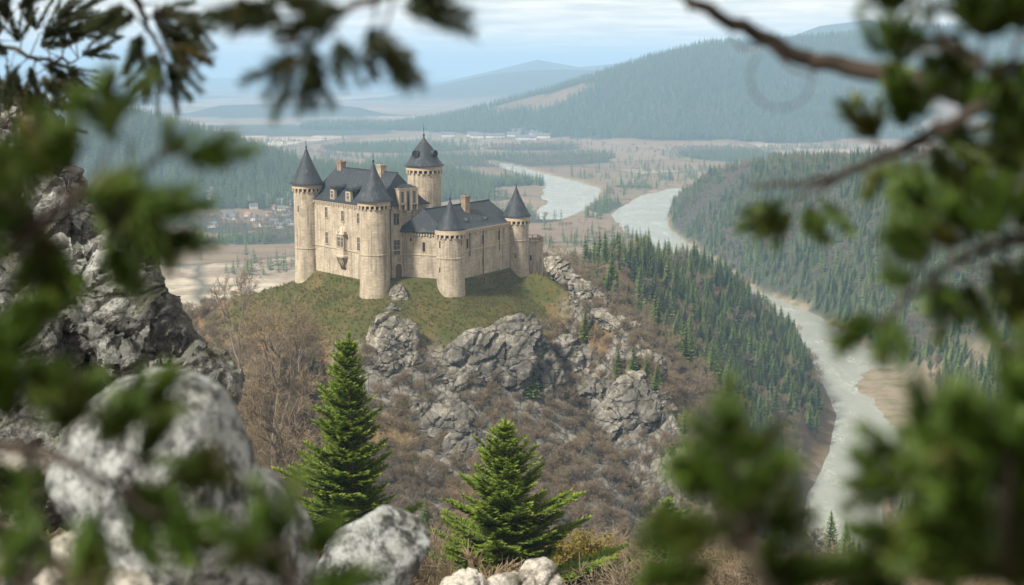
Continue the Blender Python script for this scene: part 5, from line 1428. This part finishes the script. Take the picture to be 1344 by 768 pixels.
bough('fir_branch', 'blurred green fir branch before the largest boulder at lower left', 1.15, [(225, 650, 4), (160, 640, 6), (90, 610, 8), (0, 590, 10), (-200, 600, 14), (-800, 700, 24)],
      [(15, 470, 90, 1.1), (50, 520, 60, 1.1), (0, 540, 100, 1.2), (165, 545, 40, 1.1), (130, 575, 60, 1.0), (180, 590, 30, 1.0), (90, 560, 80, 1.0), (60, 620, 200, 1.1), (150, 640, -30, 1.1), (215, 630, 10, 1.0), (225, 680, -40, 1.0), (120, 680, -80, 1.1), (50, 680, -110, 1.1), (10, 620, 180, 1.1), (170, 680, -60, 1.0)], .07, .055, seed=2, nshoot=6)
bough('fir_branch', 'blurred fir shoot rising from the bottom edge before the boulder', 1.1, [(372, 700, 3), (375, 745, 4), (385, 800, 6), (400, 1000, 9), (380, 1300, 14)],
      [(370, 705, 100, 1.0), (345, 735, 150, .9), (400, 730, 40, 1.0), (365, 760, 120, 1.1), (410, 770, 20, 1.0), (240, 745, 100, .8)], .065, .05, seed=3)
bough('bare_branch', 'dark leafless branch across the lower left corner', 1.5, [(150, 800, 9), (90, 755, 10), (30, 712, 12), (-60, 670, 14), (-300, 600, 18), (-800, 560, 26)], [(130, 790, -40, .4)], .05, .03, seed=4, nshoot=1)
bough('fir_branch', 'dark blurred fir branch hanging at the top left of the castle sky', 2.2, [(372, 62, 3), (410, 30, 4), (470, 5, 6), (560, -30, 8), (700, -120, 12), (1000, -420, 18)],
      [(385, 70, -110, 1.0), (410, 62, -80, 1.0), (430, 25, 150, .9), (370, 20, 170, 1.0), (330, 5, 180, .9), (480, 45, -60, 1.0), (505, 72, -45, .9), (450, 55, -70, .8), (530, 15, -10, 1.0), (540, 0, 10, .9), (460, 10, 200, 1.1), (400, 5, 140, 1.0)], .09, .055, NEEDLE_DK, seed=5)
bough('fir_branch', 'drooping dark fir branch in the upper left, before the sky', 4.2, [(222, 88, 2), (200, 50, 3), (185, 15, 4), (160, -30, 6), (60, -130, 9), (-200, -300, 14)],
      [(222, 85, -70, 1.0), (205, 70, -100, 1.0), (180, 48, -120, 1.0), (215, 40, -30, 1.0), (175, 15, 190, 1.0), (200, 15, -20, 1.1), (255, 20, -60, .9), (225, 55, -45, 1.0), (160, 5, 200, 1.1), (240, 25, -20, .8), (200, 85, -90, .9)], .14, .06, NEEDLE_DK, seed=6)
bough('fir_branch', 'dark fir bough with brownish tips in front of the sky above the crag', 7.5, [(105, 78, 1), (80, 80, 2), (45, 75, 2.5), (0, 60, 3), (-80, 20, 5), (-300, -60, 9)],
      [(x + random.Random(i).uniform(-8, 8), y, a, .95) for i, (x, y, a) in enumerate(((108, 72, 20), (95, 90, -40), (75, 60, 60), (80, 95, -60), (60, 85, -30), (50, 60, 40), (35, 90, -80), (30, 55, 100), (10, 70, 150), (15, 95, -90), (0, 45, 120), (60, 45, 50), (90, 45, 30), (40, 30, 70), (10, 20, 100), (70, 20, 30), (100, 15, 10), (30, 5, 60), (0, 110, -100), (20, 120, -60), (50, 110, -40), (80, 112, -30)))], .22, .075, NEEDLE_DK, nshoot=7, dens=.8, seed=7)
bough('fir_branch', 'dark fir bough with brownish tips lying against the top of the crag', 7.8, [(60, 150, 1.5), (30, 160, 2), (0, 155, 3), (-100, 130, 5), (-300, 90, 9)],
      [(x, y, a, .95) for x, y, a in ((65, 140, 20), (55, 165, -30), (35, 150, 60), (30, 175, -60), (10, 145, 80), (10, 175, -80), (0, 190, -90), (20, 200, -70), (45, 185, -40), (0, 125, 100), (0, 210, -100), (15, 225, -70))], .22, .075, NEEDLE_DK, nshoot=7, dens=.7, seed=8)
bough('bare_branch', 'thick bare branch sloping across the top right corner', 1.7, [(860, -30, 5), (920, 8, 8), (985, 42, 10), (1060, 76, 12), (1140, 92, 13), (1230, 112, 15), (1344, 140, 18), (1500, 190, 22), (2000, 330, 34)],
      [(1000, 30, 70, .25), (1070, 100, -80, .2), (905, 20, -120, .2), (958, 45, -120, .2)], .05, .03, NEEDLE_DK, seed=9, nshoot=1)
bough('fir_branch', 'blurred fir branch with green sprays under the thick bare branch', 1.6, [(985, 246, 2.5), (1060, 240, 4), (1120, 222, 6), (1180, 195, 7), (1250, 160, 8), (1320, 135, 9), (1500, 110, 12), (1900, 60, 20)],
      [(1035, 280, -130, .9), (1060, 275, -60, 1.0), (1010, 275, 190, .7), (1150, 180, 120, 1.0), (1180, 165, 80, 1.0), (1160, 215, -100, .9), (1200, 215, -80, 1.1), (1230, 190, -60, 1.0), (1260, 145, 60, 1.0), (1210, 150, 110, 1.0), (1300, 185, -60, 1.2), (1335, 180, -30, 1.2), (1280, 210, -80, 1.1), (1240, 175, -20, 1.1), (1320, 215, -70, 1.0)], .085, .06, seed=10, nshoot=6)
bough('fir_branch', 'blurred green fir branch hanging at the right edge before the wooded hill', 1.35, [(1155, 425, 2.5), (1200, 385, 4), (1250, 345, 6), (1310, 320, 8), (1400, 310, 10), (1700, 300, 16)],
      [(1150, 420, -140, .9), (1170, 415, -90, .8), (1195, 370, 160, .7), (1210, 285, 110, 1.0), (1225, 330, 130, 1.0), (1240, 370, -80, 1.0), (1270, 375, -70, 1.1), (1290, 310, 100, 1.1), (1260, 320, 150, 1.0), (1320, 370, -60, 1.1), (1335, 300, 60, 1.2), (1300, 345, -40, 1.2), (1340, 345, 0, 1.2), (1255, 300, 110, .9)], .075, .055, seed=11, nshoot=6)
bough('fir_branch', 'blurred green fir sprays in the top right corner above the bare branch', 1.9, [(1200, -6, 2.5), (1225, 20, 3), (1245, 60, 4), (1290, 85, 6), (1344, 90, 8), (1600, 60, 14)],
      [(1195, 5, 170, .8), (1215, -5, 100, .8), (1300, 50, 80, 1.1), (1330, 35, 70, 1.1), (1290, 75, 200, 1.0), (1335, 80, -20, 1.2), (1310, 100, -70, 1.0), (1340, 10, 80, 1.1), (1345, 120, -60, 1.0), (1290, 30, 100, .8), (1150, 75, 100, .6), (1180, 85, 80, .7)], .10, .065, seed=12, nshoot=6)
bough('fir_branch', 'blurred fir branch at the bottom edge left of the river', 1.05, [(955, 590, 3), (965, 650, 4), (985, 720, 6), (1020, 800, 8), (1100, 1000, 12), (1200, 1300, 20)],
      [(950, 590, 110, .9), (965, 610, 70, .8), (930, 650, 150, 1.0), (985, 650, 40, .9), (940, 700, 180, 1.0), (905, 735, 170, .9), (1010, 700, 30, .9), (980, 730, 90, 1.1), (930, 755, 190, 1.0), (1035, 745, 10, .9), (1000, 765, 80, 1.1), (960, 670, 90, 1.0)], .075, .06, seed=13, nshoot=6)
bough('fir_branch', 'blurred fir branch at the bottom edge right of the river', 1.1, [(1205, 560, 3), (1215, 610, 4), (1230, 680, 6), (1250, 780, 8), (1280, 1000, 13), (1300, 1300, 20)],
      [(1205, 565, 95, 1.0), (1225, 580, 60, .9), (1195, 610, 140, .9), (1185, 650, 160, .9), (1210, 660, 90, 1.0), (1190, 710, 180, 1.0), (1165, 740, 180, .9), (1240, 670, 30, 1.0), (1265, 700, 20, 1.0), (1220, 735, 90, 1.1), (1185, 765, 170, 1.0), (1265, 750, 10, 1.1), (1240, 765, 80, 1.1)], .075, .06, seed=14, nshoot=6)
bough('fir_branch', 'blurred dark fir branch in the lower right corner', 1.0, [(1335, 555, 3), (1325, 620, 4), (1320, 700, 6), (1340, 790, 9), (1400, 1000, 14), (1450, 1300, 20)],
      [(1335, 555, 80, 1.1), (1310, 590, 140, 1.0), (1345, 600, 30, 1.1), (1290, 640, 160, 1.0), (1330, 650, 60, 1.2), (1300, 690, 170, 1.1), (1345, 700, 10, 1.2), (1310, 740, 160, 1.2), (1340, 760, 60, 1.2), (1280, 760, 180, 1.0)], .075, .06, seed=15, nshoot=7)
m = MB(); c = at(1028, 100, 2.2)
ring = [c + Vector((math.cos(a) * .050, .004 * a, math.sin(a) * .050)) for a in np.linspace(2.4, 8.3, 26)]
b0 = at(1062, 78, 1.75); ring.append(b0)
tag(m.build('tendril', STEM) if False else (lambda: (m.tube(ring, [.0013] * len(ring), 5), m.build('tendril', STEM, None, True))[1])(), 'thin curled tendril hanging from the thick bare branch', 'tendril')
